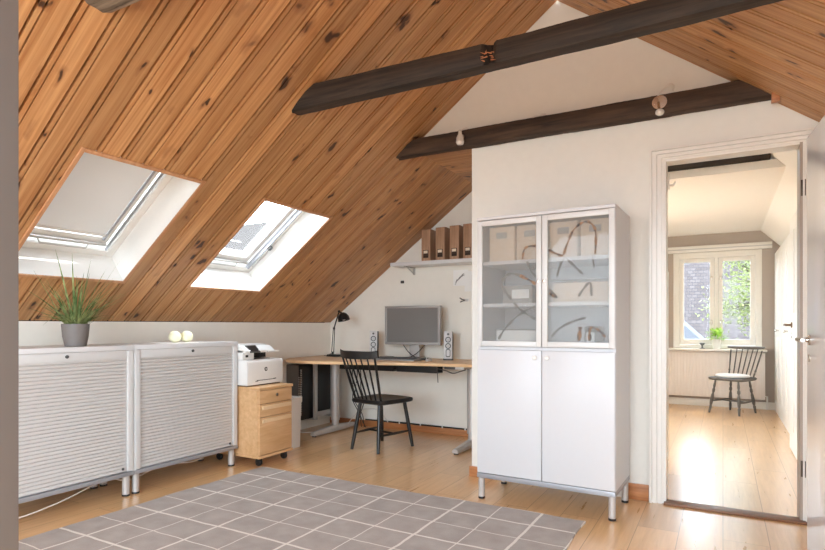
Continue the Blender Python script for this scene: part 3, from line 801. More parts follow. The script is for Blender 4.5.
def speaker(x, y, label):
    t = thing('desk_speaker', label, 'speaker', (x, y, ZT), R(24), 'computer speakers')
    MB().loft([rrect(-.05, .05, -.04, .06, .02, 0), rrect(-.045, .045, -.035, .055, .02, .014)]).build('speaker_base', 'grey_dark', t)
    MB().prism([(-.030, .012), (.05, .012), (.06, .27), (-.012, .277)], 'x', -.040, .040).build('cabinet', 'speaker_silver', t, bevel=.005)
    MB().prism([(-.028, .012), (.055, .012), (.065, .27), (-.008, .272)], 'x', .0405, .0435).build('side_panel', 'black', t)
    for z in (.195, .135):
        y_ = -.030+(z-.012)*.068-.0005
        r = MB().lathe([(.027, .003), (.027, -.004), (.020, -.003), (.019, .002), (.01, .004), (.002, .001)], (0, y_, z), 20, 'y').build('driver', 'black', t)
        MB().lathe([(.015, 0), (.012, -.003), (.002, -.005)], (0, y_, z), 16, 'y').build('driver_cone', 'silver', r)
    MB().lathe([(.011, .002), (.011, -.005), (.002, -.006)], (0, -.0165, .247), 16, 'y').build('tweeter', 'grey_dark', t)
    q = MB(); ring_o = rrect(-.022, .022, .030, .105, .014, 0); ring_i = rrect(-.016, .016, .037, .098, .010, 0)
    f = lambda P, d: [(a, -.030+(b-.012)*.068+d, b) for a, b, _ in P]
    q.loft([f(ring_o, .002), f(ring_o, -.003), f(ring_i, -.003), f(ring_i, .002)], cap=False); q.build('port_ring', 'black', t)
    return t
speaker(-3.16, 4.88, 'slim silver speaker to the left of the screen')
speaker(-2.30, 4.86, 'slim silver speaker to the right of the screen')
kb = thing('keyboard', 'dark grey keyboard lying in front of the screen', 'keyboard', (-2.72, 4.60, ZT), R(1))
MB().prism([(-.08, 0), (-.08, .012), (.08, .026), (.08, 0)], 'x', -.225, .225).build('keyboard_case', 'bezel_grey', kb, bevel=.003)
mb = MB()
for r_ in range(5):
    for c_ in range(18):
        x0 = -.215+c_*.0238; y0 = -.07+r_*.028; zz = .0125+(y0+.08)*.0875
        mb.box(x0, x0+.020, y0, y0+.023, zz, zz+.006)
mb.build('keys', 'grey_dark', kb)
mu = thing('computer_mouse', 'pale grey mouse beside the keyboard', 'mouse', (-2.385, 4.62, ZT), R(10))
MB().sphere((0, 0, .0), .03, 16, 10, (1, 1.75, 1.15)).build('shell', 'silver', mu)
for v in mu.children[0].data.vertices: v.co.z = max(v.co.z, 0)
MB().cyl((-.006, -.03, .028), (.006, -.03, .028), .007, n=12).build('scroll_wheel', 'black', mu)
hb = thing('card_reader', 'small black box left of the screen stand', 'electronics', (-2.93, 4.80, ZT))
MB().box(-.045, .045, -.03, .03, 0, .022).build('case', 'black', hb, bevel=.004)
MB().box(-.03, .01, -.032, -.029, .008, .014).build('slot', 'grey_dark', hb)
hb = thing('small_dock', 'small black puck between screen stand and mouse', 'electronics', (-2.495, 4.72, ZT))
MB().box(-.035, .035, -.025, .025, 0, .018).build('case', 'black', hb, bevel=.005)
MB().box(-.02, .02, -.0262, -.0245, .006, .011).build('slot', 'grey_dark', hb)
# desk lamp
lm = thing('desk_lamp', 'black jointed desk lamp at the left end of the desk', 'lamp', (-3.62, 4.82, ZT+.001))
MB().loft([rrect(-.075, .075, -.05, .05, .02, 0), rrect(-.07, .07, -.045, .045, .02, .022)]).build('base', 'black', lm)
MB().cyl((-.02, 0, .02), (-.02, 0, .05), .012, n=12).build('pivot', 'black', lm)
mb = MB()
for d in (-.014, .014): mb.tube([(-.02+d, 0, .045), (-.002+d*.6, 0, .30)], .0045, 8)
mb.build('lower_arm', 'black', lm)
mb = MB()
for d in (-.008, .008): mb.tube([(-.004, 0, .295+d), (.100, -.05, .472+d)], .0045, 8)
mb.build('upper_arm', 'black', lm)
MB().sphere((-.002, 0, .30), .013, 10, 8).build('elbow', 'black', lm)
MB().sphere((.102, -.05, .475), .014, 10, 8).build('head_joint', 'black', lm)
sh = MB().lathe([(.018, .055), (.026, .05), (.042, .038), (.058, .012), (.064, -.028), (.060, -.028), (.054, .010), (.038, .034), (.005, .04)], (0, 0, 0), 28).build('shade', 'black', lm, loc=(.190, -.095, .408), rot=(0, R(-14), 0))
MB().tube([(.102, -.05, .474), (.14, -.07, .462), (.178, -.09, .455)], .009, 8).build('neck', 'black', lm)
MB().sphere((0, 0, -.006), .022, 12, 8).build('bulb', 'pot_white', sh)
MB().tube(curve_pts([(-.02, .02, .04), (-.06, .03, .03), (-.12, .02, .003), (-.17, .05, .003)], 6), .003, 6).build('cord', 'black', lm)

# ------------------------------------------------------------------ wall shelf and magazine files
ws = thing('wall_shelf', 'white wall shelf in the nook carrying brown files', 'shelf', (-2.3, 5.1, 1.693))
MB().prism([(-.645, -.245), (.695, -.245), (.695, 0), (-.645, 0)], 'z', 0, .035).build('board', 'white', ws, bevel=.002)
for x in (-.50, .45):
    mb = MB(); mb.box(x-.012, x+.012, -.012, 0, -.075, 0); mb.box(x-.012, x+.012, -.20, 0, -.010, 0); mb.tube([(x, -.15, -.008), (x, -.008, -.065)], .006, 6)
    mb.build('bracket', 'silver', ws)
def magfile(x, h, label, group='brown magazine files on the wall shelf'):
    t = thing('magazine_file', label, 'magazine file', (x, 4.872, 1.7285), R(-3), group)
    D, W_ = .215, .098
    prof = [(0, 0), (0, h), (.03, h+.004)] + [(D-.13+.13*math.sin(a), h-.15+.152*math.cos(a)) for a in [PI/2*i/8 for i in range(1, 9)]] + [(D, 0)]
    mb = MB(); mb.prism(prof, 'x', 0, W_)
    mb.build('file_body', 'magazine', t, bevel=.002)
    lh = MB(); lh.box(.022, .078, -.005, .0, .028, .105); lh.build('label_holder', 'grey_dark' if 0 else 'timber2', t, bevel=.001)
    MB().box(.028, .072, -.0065, -.004, .072, .098).build('label_card', 'label', t)
    return t
magfile(-2.595, .305, 'brown magazine file at the left end, tucked under the slope')
magfile(-2.440, .315, 'second brown magazine file from the left on the wall shelf')
magfile(-2.290, .32, 'third brown magazine file from the left on the wall shelf')
magfile(-2.150, .325, 'brown magazine file half hidden by the white wall corner')

# papers and hook on the nook wall
pp = thing('wall_print', 'white paper with a grey plant sketch on the nook wall', 'paper', (-2.28, YN-.003, 1.49))
MB().box(-.075, .085, -.001, .002, 0, .155).build('sheet', 'paper', pp)
mb = MB(); rnd = random.Random(2)
for i in range(12):
    a = .3+i*.09; x0, z0 = -.05+.012*i*.6, .01+.012*i*.5
    mb.tube([(x0, -.0018, z0+.02), (x0+.012, -.0018, z0+.045+.008*rnd.random())], .0022, 4)
mb.tube(curve_pts([(-.055, -.0018, .01), (-.03, -.0018, .05), (.01, -.0018, .085), (.06, -.0018, .11)], 5), .0022, 4)
mb.build('sketch', 'ink', pp)
p2 = thing('paper_sheet', 'plain white sheet pinned beside the white wall corner', 'paper', (-2.14, YN-.006, 1.43))
MB().box(-.09, .10, -.002, .002, 0, .20).build('sheet', 'paper', p2)
MB().lathe([(.006, -.002), (.006, -.008), (.002, -.009)], (0, 0, .18), 10, 'y').build('pin', 'silver', p2)
hk = thing('wall_hook', 'small metal hook on the wall below the pinned papers', 'hook', (-2.22, YN, 1.345))
MB().box(-.02, .03, -.006, 0, -.012, .012).build('hook_plate', 'silver', hk, bevel=.002)
MB().tube([(-.01, -.004, 0), (-.03, -.03, .008), (-.05, -.04, .022)], .005, 6).tube([(-.01, -.004, 0), (-.03, -.03, -.012), (-.045, -.04, -.02)], .005, 6).build('hook_arm', 'grey_dark', hk)
sk = thing('wall_fixing', 'small black cable outlet on the wall under the shelf bracket', 'outlet', (-2.94, YN, 1.55))
MB().box(-.018, .018, -.014, 0, -.014, .014).build('outlet_box', 'black', sk, bevel=.003)
MB().box(-.010, .010, -.016, -.013, -.006, .006).build('outlet_cover', 'grey_dark', sk)

# ------------------------------------------------------------------ chairs
def rot_seg(p, q, prof):
    """turned spindle from p to q; prof = [(t, r)]"""
    p, q = Vector(p), Vector(q); return [p.lerp(q, t) for t, _ in prof], [r for _, r in prof]
def spindle_chair(label, loc, rz, mat, turned, rail_h, n_spin=7):
    t = thing('spindle_chair', label, 'chair', loc, rz)
    # seat: saddle outline, local +Y is the front
    def seat(z, g, dip=0):
        P = []
        for x, y in [tuple(q)[:2] for q in curve_pts([(-.165, -.205, 0), (0, -.215, 0), (.165, -.205, 0), (.195, -.16, 0), (.213, .05, 0), (.218, .16, 0), (.185, .205, 0), (0, .225, 0), (-.185, .205, 0), (-.218, .16, 0), (-.213, .05, 0), (-.195, -.16, 0), (-.165, -.205, 0)], 4)][:-1]:
            P.append((x*g, y*g, z))
        return P
    MB().loft([seat(.412, .93), seat(.420, .985), seat(.436, 1.0), seat(.446, .985), seat(.450, .95), seat(.443, .7), seat(.438, .35)]).build('seat', mat, t)
    pl = [(0, .0165), (.12, .0165), (.6, .0175), (.85, .0165), (1, .014)] if not turned else \
         [(0, .011), (.10, .013), (.2, .016), (.26, .011), (.30, .018), (.36, .018), (.40, .011), (.46, .017), (.62, .021), (.74, .017), (.77, .012), (.80, .017), (.9, .015), (1, .012)]
    if turned: pl = [(u, r*.95) for u, r in pl]
    for sx, sy, fx, fy in ((-1, -1, .158, -.215), (1, -1, .158, -.215), (-1, 1, .185, .215), (1, 1, .185, .215)):
        a, b = rot_seg((sx*(fx-.045), fy*.70, .42), (sx*fx, fy, 0), pl)
        MB().tube(a, b, 12).build('leg', mat, t)
    zs = .145 if not turned else .15
    f = lambda fx, fy, z: (fx+(.0-.045)*(z/.42), fy*(1-.30*(z/.42)))
    for sx in (-1, 1):
        ax, ay = f(.158, -.215, zs); bx, by = f(.185, .215, zs)
        a, b = rot_seg((sx*ax, ay, zs), (sx*bx, by, zs), [(0, .008), (.5, .012), (1, .008)])
        MB().tube(a, b, 8).build('stretcher', mat, t)
    xm = (f(.158, -.215, zs)[0]+f(.185, .215, zs)[0])/2
    MB().tube([(-xm, 0, zs), (0, 0, zs), (xm, 0, zs)], [.008, .011, .008], 8).build('stretcher', mat, t)
    # back: rail and spindles, raked and fanned out
    yr = -.325
    def rail_pt(u): return (u*.215, yr-.02+.055*(u*u))
    for i in range(n_spin):
        u = -1+2*i/(n_spin-1); x0 = u*.150; y0 = -.185+.012*u*u
        x1, y1 = rail_pt(u*.90); end = i in (0, n_spin-1)
        r = .0105 if end else .0072
        if end and turned:
            a, b = rot_seg((x0, y0, .44), (x1, y1, rail_h-.05), [(0, .008), (.12, .012), (.2, .008), (.24, .013), (.3, .008), (.6, .010), (1, .008)])
        else:
            a, b = rot_seg((x0, y0, .44), (x1, y1, rail_h-.04), [(0, r), (.4, r*1.15), (1, r*.85)])
        MB().tube(a, b, 8).build('spindle', mat, t)
    rings = []; N = 20
    for i in range(N+1):
        u = -1.03+2.06*i/N; x, y = rail_pt(u)
        top = rail_h+.004*(1-u*u)+.012*abs(u)**6; bot = rail_h-.062-.004*(1-u*u)+.008*abs(u)**6
        if turned: top = rail_h; bot = rail_h-.045+.016*u*u
        if turned:
            ring = [(x, y-.022, bot+.014), (x, y-.006, bot), (x, y+.014, bot), (x, y+.018, top-.008), (x, y-.008, top), (x, y-.032, top-.004)]
        else:
            ring = [(x, y-.006, bot), (x, y+.010, bot), (x, y+.002, top-.004), (x, y-.004, top), (x, y-.012, top-.002)]
        rings.append(ring)
    MB().loft(rings).build('top_rail', mat, t, bevel=0)
    return t
ca = spindle_chair('black painted spindle-back chair drawn up to the desk', (-2.685, 4.275, 0), R(-10), 'black_paint', False, .875)
cb = spindle_chair('worn grey spindle chair with turned legs by the far window', (.115, 8.08, 0), R(151), 'grey_paint', True, .83)
# cushion on the far chair
cu = MB().loft([[(x*g, y*g, z) for x, y in [(math.cos(a)*.195, math.sin(a)*.175) for a in [2*PI*i/28 for i in range(28)]]] for z, g in ((0, .90), (.006, .98), (.018, 1.0), (.030, .96), (.036, .8), (.037, .4))]).build('seat_cushion', 'cushion', loc=(.105, 8.065, .4505), rot=(0, 0, R(151)))
tag(cu, 'flat white cushion on the grey chair by the far window', 'cushion')

# ------------------------------------------------------------------ white glass-door cabinet
cw = thing('display_cabinet', 'tall white cabinet with two glass doors above two plain doors', 'cabinet', (-1.366, 3.312, 0), R(-2))
W, D, H, ZB = .842, .44, 1.778, .165
mb = MB(); mb.box(0, .018, .02, D, ZB, H-.02); mb.box(W-.018, W, .02, D, ZB, H-.02); mb.box(0, W, .0, D, H-.02, H); mb.box(.018, W-.018, .02, D, ZB, ZB+.018); mb.box(.018, W-.018, .02, D, .945, .965)
mb.box(0, .018, 0, .02, ZB, H-.02) if 0 else None
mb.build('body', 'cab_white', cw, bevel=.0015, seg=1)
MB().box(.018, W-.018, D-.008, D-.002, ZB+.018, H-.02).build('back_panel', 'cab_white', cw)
mb = MB(); mb.box(.0, W, .0, .045, ZB-.03, ZB); mb.box(0, W, D-.045, D, ZB-.03, ZB); mb.box(0, .03, .045, D-.045, ZB-.03, ZB); mb.box(W-.03, W, .045, D-.045, ZB-.03, ZB)
mb.build('base_rail', 'rail_grey', cw, bevel=.004)
for x, y in ((.022, .025), (W-.022, .025), (.022, D-.035), (W-.022, D-.035)):
    lg = MB().cyl((x, y, .014), (x, y, ZB-.025), .020, n=18).build('leg', 'silver', cw)
    MB().cyl((x, y, 0), (x, y, .014), .021, n=18).build('foot', 'black', lg)
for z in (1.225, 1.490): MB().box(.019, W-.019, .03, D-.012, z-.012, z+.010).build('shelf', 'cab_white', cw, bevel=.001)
for a, b, side in ((.003, W/2-.002, 0), (W/2+.002, W-.003, 1)):
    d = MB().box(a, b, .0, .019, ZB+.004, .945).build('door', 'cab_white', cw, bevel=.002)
    kx = b-.035 if side == 0 else a+.035
    MB().lathe([(.006, 0), (.006, -.014), (.013, -.017), (.014, -.026), (.009, -.030), (.002, -.031)], (kx, .0, .905), 16, 'y').build('knob', 'white_soft', d)
    fr = MB(); f = .032; z0, z1 = .968, H-.024
    fr.box(a, a+f, .0, .019, z0, z1); fr.box(b-f, b, .0, .019, z0, z1); fr.box(a+f, b-f, .0, .019, z0, z0+f); fr.box(a+f, b-f, .0, .019, z1-f, z1)
    g = fr.build('glass_door', 'alu_frame', cw, bevel=.003)
    MB().box(a+f-.002, b-f+.002, .008, .012, z0+f-.002, z1-f+.002).build('glass_pane', 'frosted', g)
    hx = b-.016 if side == 0 else a+.016
    MB().lathe([(.004, 0), (.004, -.010), (.008, -.012), (.008, -.018), (.002, -.019)], (hx, 0, 1.36), 12, 'y').build('knob', 'chrome', g)
    # swirl lines laid on the pane
    def ribbon(mat, pts, w):
        w *= .85
        P = [q for q in curve_pts([(x+1.362, .0075, z) for x, z in pts], 8)]
        P = [q for q in P if a+f < q.x < b-f and z0+f < q.z < z1-f]
        if len(P) < 3: return
        rings = []
        for i, q in enumerate(P):
            t_ = P[min(i+1, len(P)-1)]-P[max(i-1, 0)]; n_ = Vector((-t_.z, 0, t_.x)).normalized()*(w*(.8+.3*math.sin(i*.7)))
            rings.append([(q.x+n_.x, q.y, q.z+n_.z), (q.x+n_.x, q.y-.0012, q.z+n_.z), (q.x-n_.x, q.y-.0012, q.z-n_.z), (q.x-n_.x, q.y, q.z-n_.z)])
        MB().loft(rings).build('swirl_line', mat, g)
    dm, gm = 'motif', 'motif_grey'
    ribbon(dm, [(-1.061, 1.50), (-1.061, 1.513), (-1.052, 1.556), (-1.025, 1.575), (-.963, 1.573), (-.901, 1.546), (-.85, 1.517), (-.816, 1.51), (-.791, 1.573), (-.757, 1.646), (-.708, 1.687), (-.667, 1.689), (-.635, 1.653), (-.627, 1.594), (-.632, 1.504)], .0085)
    ribbon(dm, [(-1.079, 1.402), (-1.007, 1.364), (-.95, 1.325), (-.85, 1.261)], .011)
    ribbon(dm, [(-.716, 1.090), (-.718, 1.06), (-.724, 1.01)], .014); ribbon(dm, [(-.664, 1.085), (-.662, 1.05), (-.664, 1.01)], .012)
    ribbon(dm, [(-.66, 1.085), (-.63, 1.08), (-.60, 1.058), (-.575, 1.033)], .008)
    ribbon(gm, [(-1.034, 1.485), (-1.007, 1.422), (-.954, 1.368), (-.893, 1.305), (-.85, 1.261)], .008)
    ribbon(gm, [(-1.134, 1.259), (-1.172, 1.305), (-1.191, 1.359), (-1.175, 1.399), (-1.134, 1.416), (-1.079, 1.402)], .009)
    ribbon(gm, [(-1.219, 1.012), (-1.172, 1.081), (-1.098, 1.152), (-1.025, 1.195), (-.963, 1.217)], .009)
    ribbon(gm, [(-1.116, 1.237), (-1.079, 1.196), (-1.025, 1.16), (-.963, 1.125)], .009)
    for c in ([(-.782, 1.474), (-.732, 1.426), (-.7, 1.391)], [(-.824, 1.473), (-.841, 1.423), (-.85, 1.386)], [(-.643, 1.471), (-.64, 1.45), (-.635, 1.43)], [(-.884, 1.03), (-.833, 1.082), (-.749, 1.124), (-.683, 1.141)], [(-.724, 1.267), (-.691, 1.316), (-.659, 1.34), (-.651, 1.265)]):
        ribbon(gm, c, .008)

# contents of the cabinet
cx0, cy0 = -1.348, 3.30
def storage_box(x, label, w=.17, h=.215, z=1.501):
    t = thing('storage_box', label, 'box', (cx0+x, cy0+.06, z), 0, 'wicker boxes in the glass cabinet')
    MB().loft([rrect(0, w, 0, .26, .012, 0), rrect(0, w, 0, .26, .012, h)]).build('box_body', 'wicker', t)
    MB().box(w*.3, w*.7, -.004, .0, h*.66, h*.84).build('label_holder', 'ink', t, bevel=.001)
    return t
for i, (x, l) in enumerate(((.045, 'wicker box furthest left behind the left glass door, top shelf'), (.225, 'wicker box behind the left glass door, beside the middle'), (.43, 'wicker box behind the right glass door, beside the middle'), (.615, 'wicker box furthest right behind the right glass door, top shelf'))):
    storage_box(x, l)
t = thing('card_box', 'small white labelled box on the middle shelf behind the left glass', 'box', (cx0+.13, cy0+.08, 1.236))
MB().box(0, .19, 0, .2, 0, .11).build('box_body', 'ink', t, bevel=.003); MB().box(.06, .17, -.003, 0, .03, .085).build('label_card', 'paper', t)
t = thing('card_box', 'wide grey lidded box on the middle shelf behind the right glass', 'box', (cx0+.45, cy0+.07, 1.236))
MB().box(0, .33, 0, .22, 0, .12).build('box_body', 'wicker', t, bevel=.003); MB().box(-.003, .333, -.003, .223, .115, .135).build('lid', 'grey_dark', t, bevel=.002)
t = thing('paper_stack', 'pile of pale papers on the cabinet bottom behind the left glass', 'paper', (cx0+.08, cy0+.10, .966))
MB().box(0, .26, 0, .2, 0, .10).build('sheets', 'paper', t, bevel=.003); MB().box(-.004, .264, -.004, .2, .10, .106).build('cover', 'ink', t)
t = thing('binder', 'dark grey binder at the cabinet bottom behind the right glass', 'binder', (cx0+.63, cy0+.10, .966))
MB().box(0, .07, 0, .22, 0, .13).build('cover', 'grey_dark', t, bevel=.003); MB().box(.012, .058, -.003, 0, .03, .09).build('spine_label', 'paper', t)

# ------------------------------------------------------------------ rug
rg = MB(); N = 40
def edge(u, v): return .012*math.sin(u*9+v)+.006*math.sin(u*23)
X0, X1, Y0r, Y1r = -2.50, 0.0, -2.05, 0.0
top = []; nx, ny = 60, 44
for j in range(ny+1):
    for i in range(nx+1):
        u, v = i/nx, j/ny; x = -.045+(-2.42+.045)*(1-u) if 0 else -2.43+2.43*u; y = -1.95+1.95*v
        x += (.006*math.sin(v*19) if i in (0, nx) else 0); y += (.005*math.sin(u*31) if j in (0, ny) else 0)
        top.append((x, y, .011+.0015*math.sin(u*13+v*7)*math.sin(v*17)))
rg.v = top[:]; rg.f = [(j*(nx+1)+i, j*(nx+1)+i+1, (j+1)*(nx+1)+i+1, (j+1)*(nx+1)+i) for j in range(ny) for i in range(nx)]
# rim down to the floor
bd = [i for i in range(nx+1)] + [j*(nx+1)+nx for j in range(1, ny+1)] + [ny*(nx+1)+i for i in range(nx-1, -1, -1)] + [j*(nx+1) for j in range(ny-1, 0, -1)]
o = len(rg.v); rg.v += [(top[b][0], top[b][1], .0005) for b in bd]
for i in range(len(bd)):
    j = (i+1) % len(bd); rg.f.append((bd[i], o+i, o+j, bd[j]))
ro = rg.build('rug', 'rug', loc=(-.668, 3.195, 0), rot=(0, 0, R(-.6)))
tag(ro, 'flat grey woven rug with a white line grid on the laminate floor', 'rug')

# ------------------------------------------------------------------ spot lamps on the brown beam
def spot(x, label, big):
    t = thing('spot_lamp', label, 'lamp', (x, 3.69, 2.445), 0, 'spot lamps on the brown beam')
    if big:
        MB().lathe([(.042, .012), (.044, .0), (.042, -.006), (.002, -.008)], (0, 0, 0), 28, 'y').build('rose', 'chrome', t)
        MB().tube([(-.004, -.004, 0), (-.004, -.022, -.012), (-.002, -.03, -.05)], .006, 8).build('stem', 'chrome', t)
        MB().sphere((.004, -.032, -.070), .026, 14, 10, (1, 1, .8)).build('bulb', 'ribbed', t)
        MB().tube(curve_pts([(-.01, .0, .042), (.02, .0, .075), (.055, .01, .105), (.075, .03, .10), (.07, .05, .075)], 6), .0045, 6).build('cord', 'cable_white', t)
    else:
        MB().lathe([(.022, .012), (.022, -.004), (.002, -.005)], (0, 0, 0), 18, 'y').build('rose', 'chrome', t)
        MB().lathe([(.012, .045), (.014, .02), (.028, -.01), (.031, -.04), (.022, -.056), (.004, -.06)], (0, -.03, -.004), 20).build('bulb', 'ribbed', t)
        MB().tube(curve_pts([(0, -.02, .03), (.012, -.01, .055), (.035, .0, .062), (.05, .015, .05)], 6), .0042, 6).build('cord', 'cable_white', t)
    return t
spot(-1.638, 'small glass spot lamp at the left end of the brown beam', False)
spot(-.335, 'round chrome spot lamp on the brown beam above the doorway side', True)
o = MB().tube(curve_pts([(-.05, 0, 0), (-.02, -.004, .006), (.01, .0, .004), (.03, -.003, .012), (.055, 0, .008)], 5), [.004]*21, 6).build('loose_cable', 'cable_white', loc=(-1.10, 3.74, 2.512)); tag(o, 'short bit of white cable lying on the brown beam', 'cable')
o = MB().box(-.02, .02, -.008, 0, -.006, .006).build('wall_clip', 'white_soft', loc=(-1.02, YD, 1.885), bevel=.002); tag(o, 'tiny white cable clip on the wall above the cabinet', 'clip')

# ------------------------------------------------------------------ far room
struct(MB().prism([(FX0, 0), (-.575, 0), (-.575, 2.6), (FX0, 2.6)], 'y', FY, FY+.2).prism([(-.575, 0), (.415, 0), (.415, .785), (-.575, .785)], 'y', FY, FY+.2).prism([(-.575, 2.06), (.415, 2.06), (.415, 2.6), (-.575, 2.6)], 'y', FY, FY+.2).prism([(.415, 0), (1.2, 0), (1.2, 2.6), (.415, 2.6)], 'y', FY, FY+.2), 'wall_far', 'wall_taupe', 'taupe wall with the far window', smooth=False)
struct(MB().box(FX1, FX1+.12, YT, FY, 0, 2.2), 'wall_far_right', 'wall', 'white right wall of the far room', smooth=False)
struct(MB().box(FX0, .435, 5.22, FY, 2.335, 2.40), 'ceiling_far', 'ceil_white', 'flat white ceiling of the far room', smooth=False)
struct(MB().prism([(.43, 2.335), (.70, 2.065), (.80, 2.065), (-.05, 2.93), (-.15, 2.93)], 'y', YT, FY), 'ceiling_far_slope', 'ceil_white', 'white sloping ceiling of the far room', smooth=False)
struct(MB().box(FX0, .0, YT, 5.5, 2.86, 2.93), 'ceiling_far_upper', 'ceil_white', 'higher ceiling just inside the far room', smooth=False)
for z0, z1, y, lab in ((2.402, 2.452, 5.19, 'lower dark roof timber above the far room ceiling edge'), (2.464, 2.56, 5.20, 'upper dark roof timber above the far room ceiling edge')):
    t = thing('roof_timber', lab, 'beam', (-.6, y+.06, z0), group='dark timbers in the far room')
    MB().box(-.85, .93-(z0-2.4), -.05, .07, 0, z1-z0).build('timber_body', 'timber', t, bevel=.005)
struct(MB().box(-.95, -.366, YT, 4.62, 0, 2.86), 'wall_far_stub', 'wall_taupe', 'short taupe wall beside the doorway in the far room', smooth=False)
cup = thing('narrow_cupboard', 'narrow white cupboard edge just inside the doorway', 'cupboard', (-.366, YT+.005, 0))
MB().box(0, .014, .0, .50, .13, 1.50).build('frame', 'trim_white', cup, bevel=.002)
MB().box(.014, .020, .06, .17, .16, 1.46).build('door', 'grey_dark', cup)
MB().box(.014, .026, .19, .49, .15, 1.48).build('door', 'trim_white', cup, bevel=.003)
MB().box(0, .024, .0, .50, .0, .125).build('plinth', 'trim_white', cup, bevel=.002)
struct(MB().box(FX0, FX1, FY-.018, FY, 0, .095), 'baseboard_far', 'trim_white', 'white skirting under the far window', bevel=.003)
mb = MB(); mb.box(FX0-.1, FX0, YN+.12, 5.3, 0, 2.9); mb.box(FX0-.1, FX0, 7.0, FY, 0, 2.4); mb.box(FX0-.1, FX0, 5.3, 7.0, 0, .8); mb.box(FX0-.1, FX0, 5.3, 7.0, 2.05, 2.9)  # unseen far room wall, its opening added to bring in daylight
struct(mb, 'wall_far_left', 'wall', 'left wall of the far room with an unseen opening added for daylight', smooth=False)
# far window
wf = bpy.data.objects.new('window_3', None); COL.objects.link(wf); wf.location = (-.08, FY, .785); tag(wf, 'white two-sash window at the end of the far room', None, None, 'structure')
w2, h = .495, 1.275; mb = MB(); f = .045
mb.box(-w2, -w2+f, .0, .12, 0, h); mb.box(w2-f, w2, .0, .12, 0, h); mb.box(-w2+f, w2-f, 0, .12, 0, f); mb.box(-w2+f, w2-f, 0, .12, h-f, h); mb.box(-.022, .022, .0, .12, f, h-f)
mb.build('window_frame', 'trim_white', wf, bevel=.003)
for a, b in ((-w2+f, -.022), (.022, w2-f)):
    mb = MB(); s = .055
    mb.box(a+.003, a+s, .02, .075, f+.003, h-f-.003); mb.box(b-s, b-.003, .02, .075, f+.003, h-f-.003); mb.box(a+s, b-s, .02, .075, f+.003, f+s+.02); mb.box(a+s, b-s, .02, .075, h-f-s, h-f-.003)
    sa = mb.build('sash', 'trim_white', wf, bevel=.003)
    MB().box(a+s-.004, b-s+.004, .045, .05, f+s+.016, h-f-s+.004).build('pane', 'glass', sa)
    hx = b-.03 if a < 0 else a+.03
    for z in (.35, .95): MB().box(hx-.008, hx+.008, .008, .022, z-.03, z+.03).build('catch', 'chrome', sa, bevel=.002)
mb = MB(); mb.box(-w2-.03, -w2+.005, -.014, 0, -.03, h+.03); mb.box(w2-.005, w2+.03, -.014, 0, -.03, h+.03); mb.box(-w2+.005, w2-.005, -.014, 0, h-.005, h+.03)
mb.build('architrave', 'trim_white', wf, bevel=.003)
MB().box(-w2-.09, w2+.08, -.17, .02, -.032, -.004).build('window_sill', 'trim_white', wf, bevel=.004)
# valance board
va = thing('curtain_board', 'long white curtain board above the far window', 'curtain rail', (-.1, FY, 2.095))
MB().box(-.75, .655, -.06, 0, 0, .082).build('board', 'trim_white', va, bevel=.003)
MB().box(-.75, .655, -.068, -.058, .03, .045).build('track', 'silver', va)
# radiator
rd = thing('radiator', 'wide ribbed cream radiator under the far window', 'radiator', (-.17, FY-.02, .135))
prof = []; x = -.62; 
mb = MB()
cols = []
while x < .615:
    for dx, dy in ((0, -.0665), (.008, -.070), (.029, -.070), (.0355, -.0665)):
        cols.append((x+dx, dy))
    x += .0385
n = len(cols); mb.v = [(a, b, 0) for a, b in cols]+[(a, b, .60) for a, b in cols]; mb.f = [(i, i+1, n+i+1, n+i) for i in range(n-1)]
mb.build('front_panel', 'radiator', rd, recalc=False)
MB().box(-.625, .620, -.062, -.0, -.004, .012).box(-.625, .620, -.072, -.0, .588, .61).box(-.625, -.60, -.072, 0, 0, .6).box(.60, .620, -.072, 0, 0, .6).build('housing', 'radiator', rd, bevel=.003)
MB().tube([(.63, -.04, .04), (.67, -.04, .04), (.67, -.04, -.13)], .010, 8).build('pipe', 'white_soft', rd)
# plant on the sill
sp = thing('potted_plant', 'fresh green plant in a white pot on the far window sill', 'plant', (-.075, FY-.085, .781))
MB().lathe([(.040, 0), (.043, .003), (.054, .10), (.056, .128), (.050, .128), (.048, .110), (.005, .108)], n=24).build('pot', 'pot_white', sp)
mb = MB(); rnd = random.Random(31)
def leafcard(mb, c, d, up, ln, w):
    d = d.normalized(); s_ = d.cross(up)
    if s_.length < 1e-3: s_ = d.cross(Vector((1, 0, 0)))
    s_.normalize(); nrm = s_.cross(d); o = len(mb.v)
    pts = [(0, 0, 0), (.3, 1, -.06), (.65, .8, -.05), (1, 0, -.18), (.65, -.8, -.05), (.3, -1, -.06), (.45, 0, .05)]
    for a, b, z in pts: mb.v.append(tuple(c+d*(a*ln)+s_*(b*w)+nrm*(z*ln)))
    mb.f += [(o, o+1, o+6), (o+1, o+2, o+6), (o+2, o+3, o+6), (o+3, o+4, o+6), (o+4, o+5, o+6), (o+5, o, o+6)]
st = MB()
for i in range(95):
    az = rnd.uniform(0, 2*PI); el = rnd.uniform(.05, 1.35); rr = rnd.uniform(.05, .145)
    d = Vector((math.cos(az)*math.cos(el), math.sin(az)*math.cos(el)*.45, math.sin(el)))
    c = Vector((0, 0, .125))+d*rr*Vector((1, 1, 1)).x
    leafcard(mb, c, d+Vector((0, 0, -.25)), Vector((0, 0, 1)), rnd.uniform(.035, .06), rnd.uniform(.014, .022))
    if i % 5 == 0: st.tube([(0, 0, .10), tuple(c)], .0015, 4)
mb.build('foliage', 'fresh_leaf', sp, recalc=False); st.build('stems', 'fresh_leaf', sp)
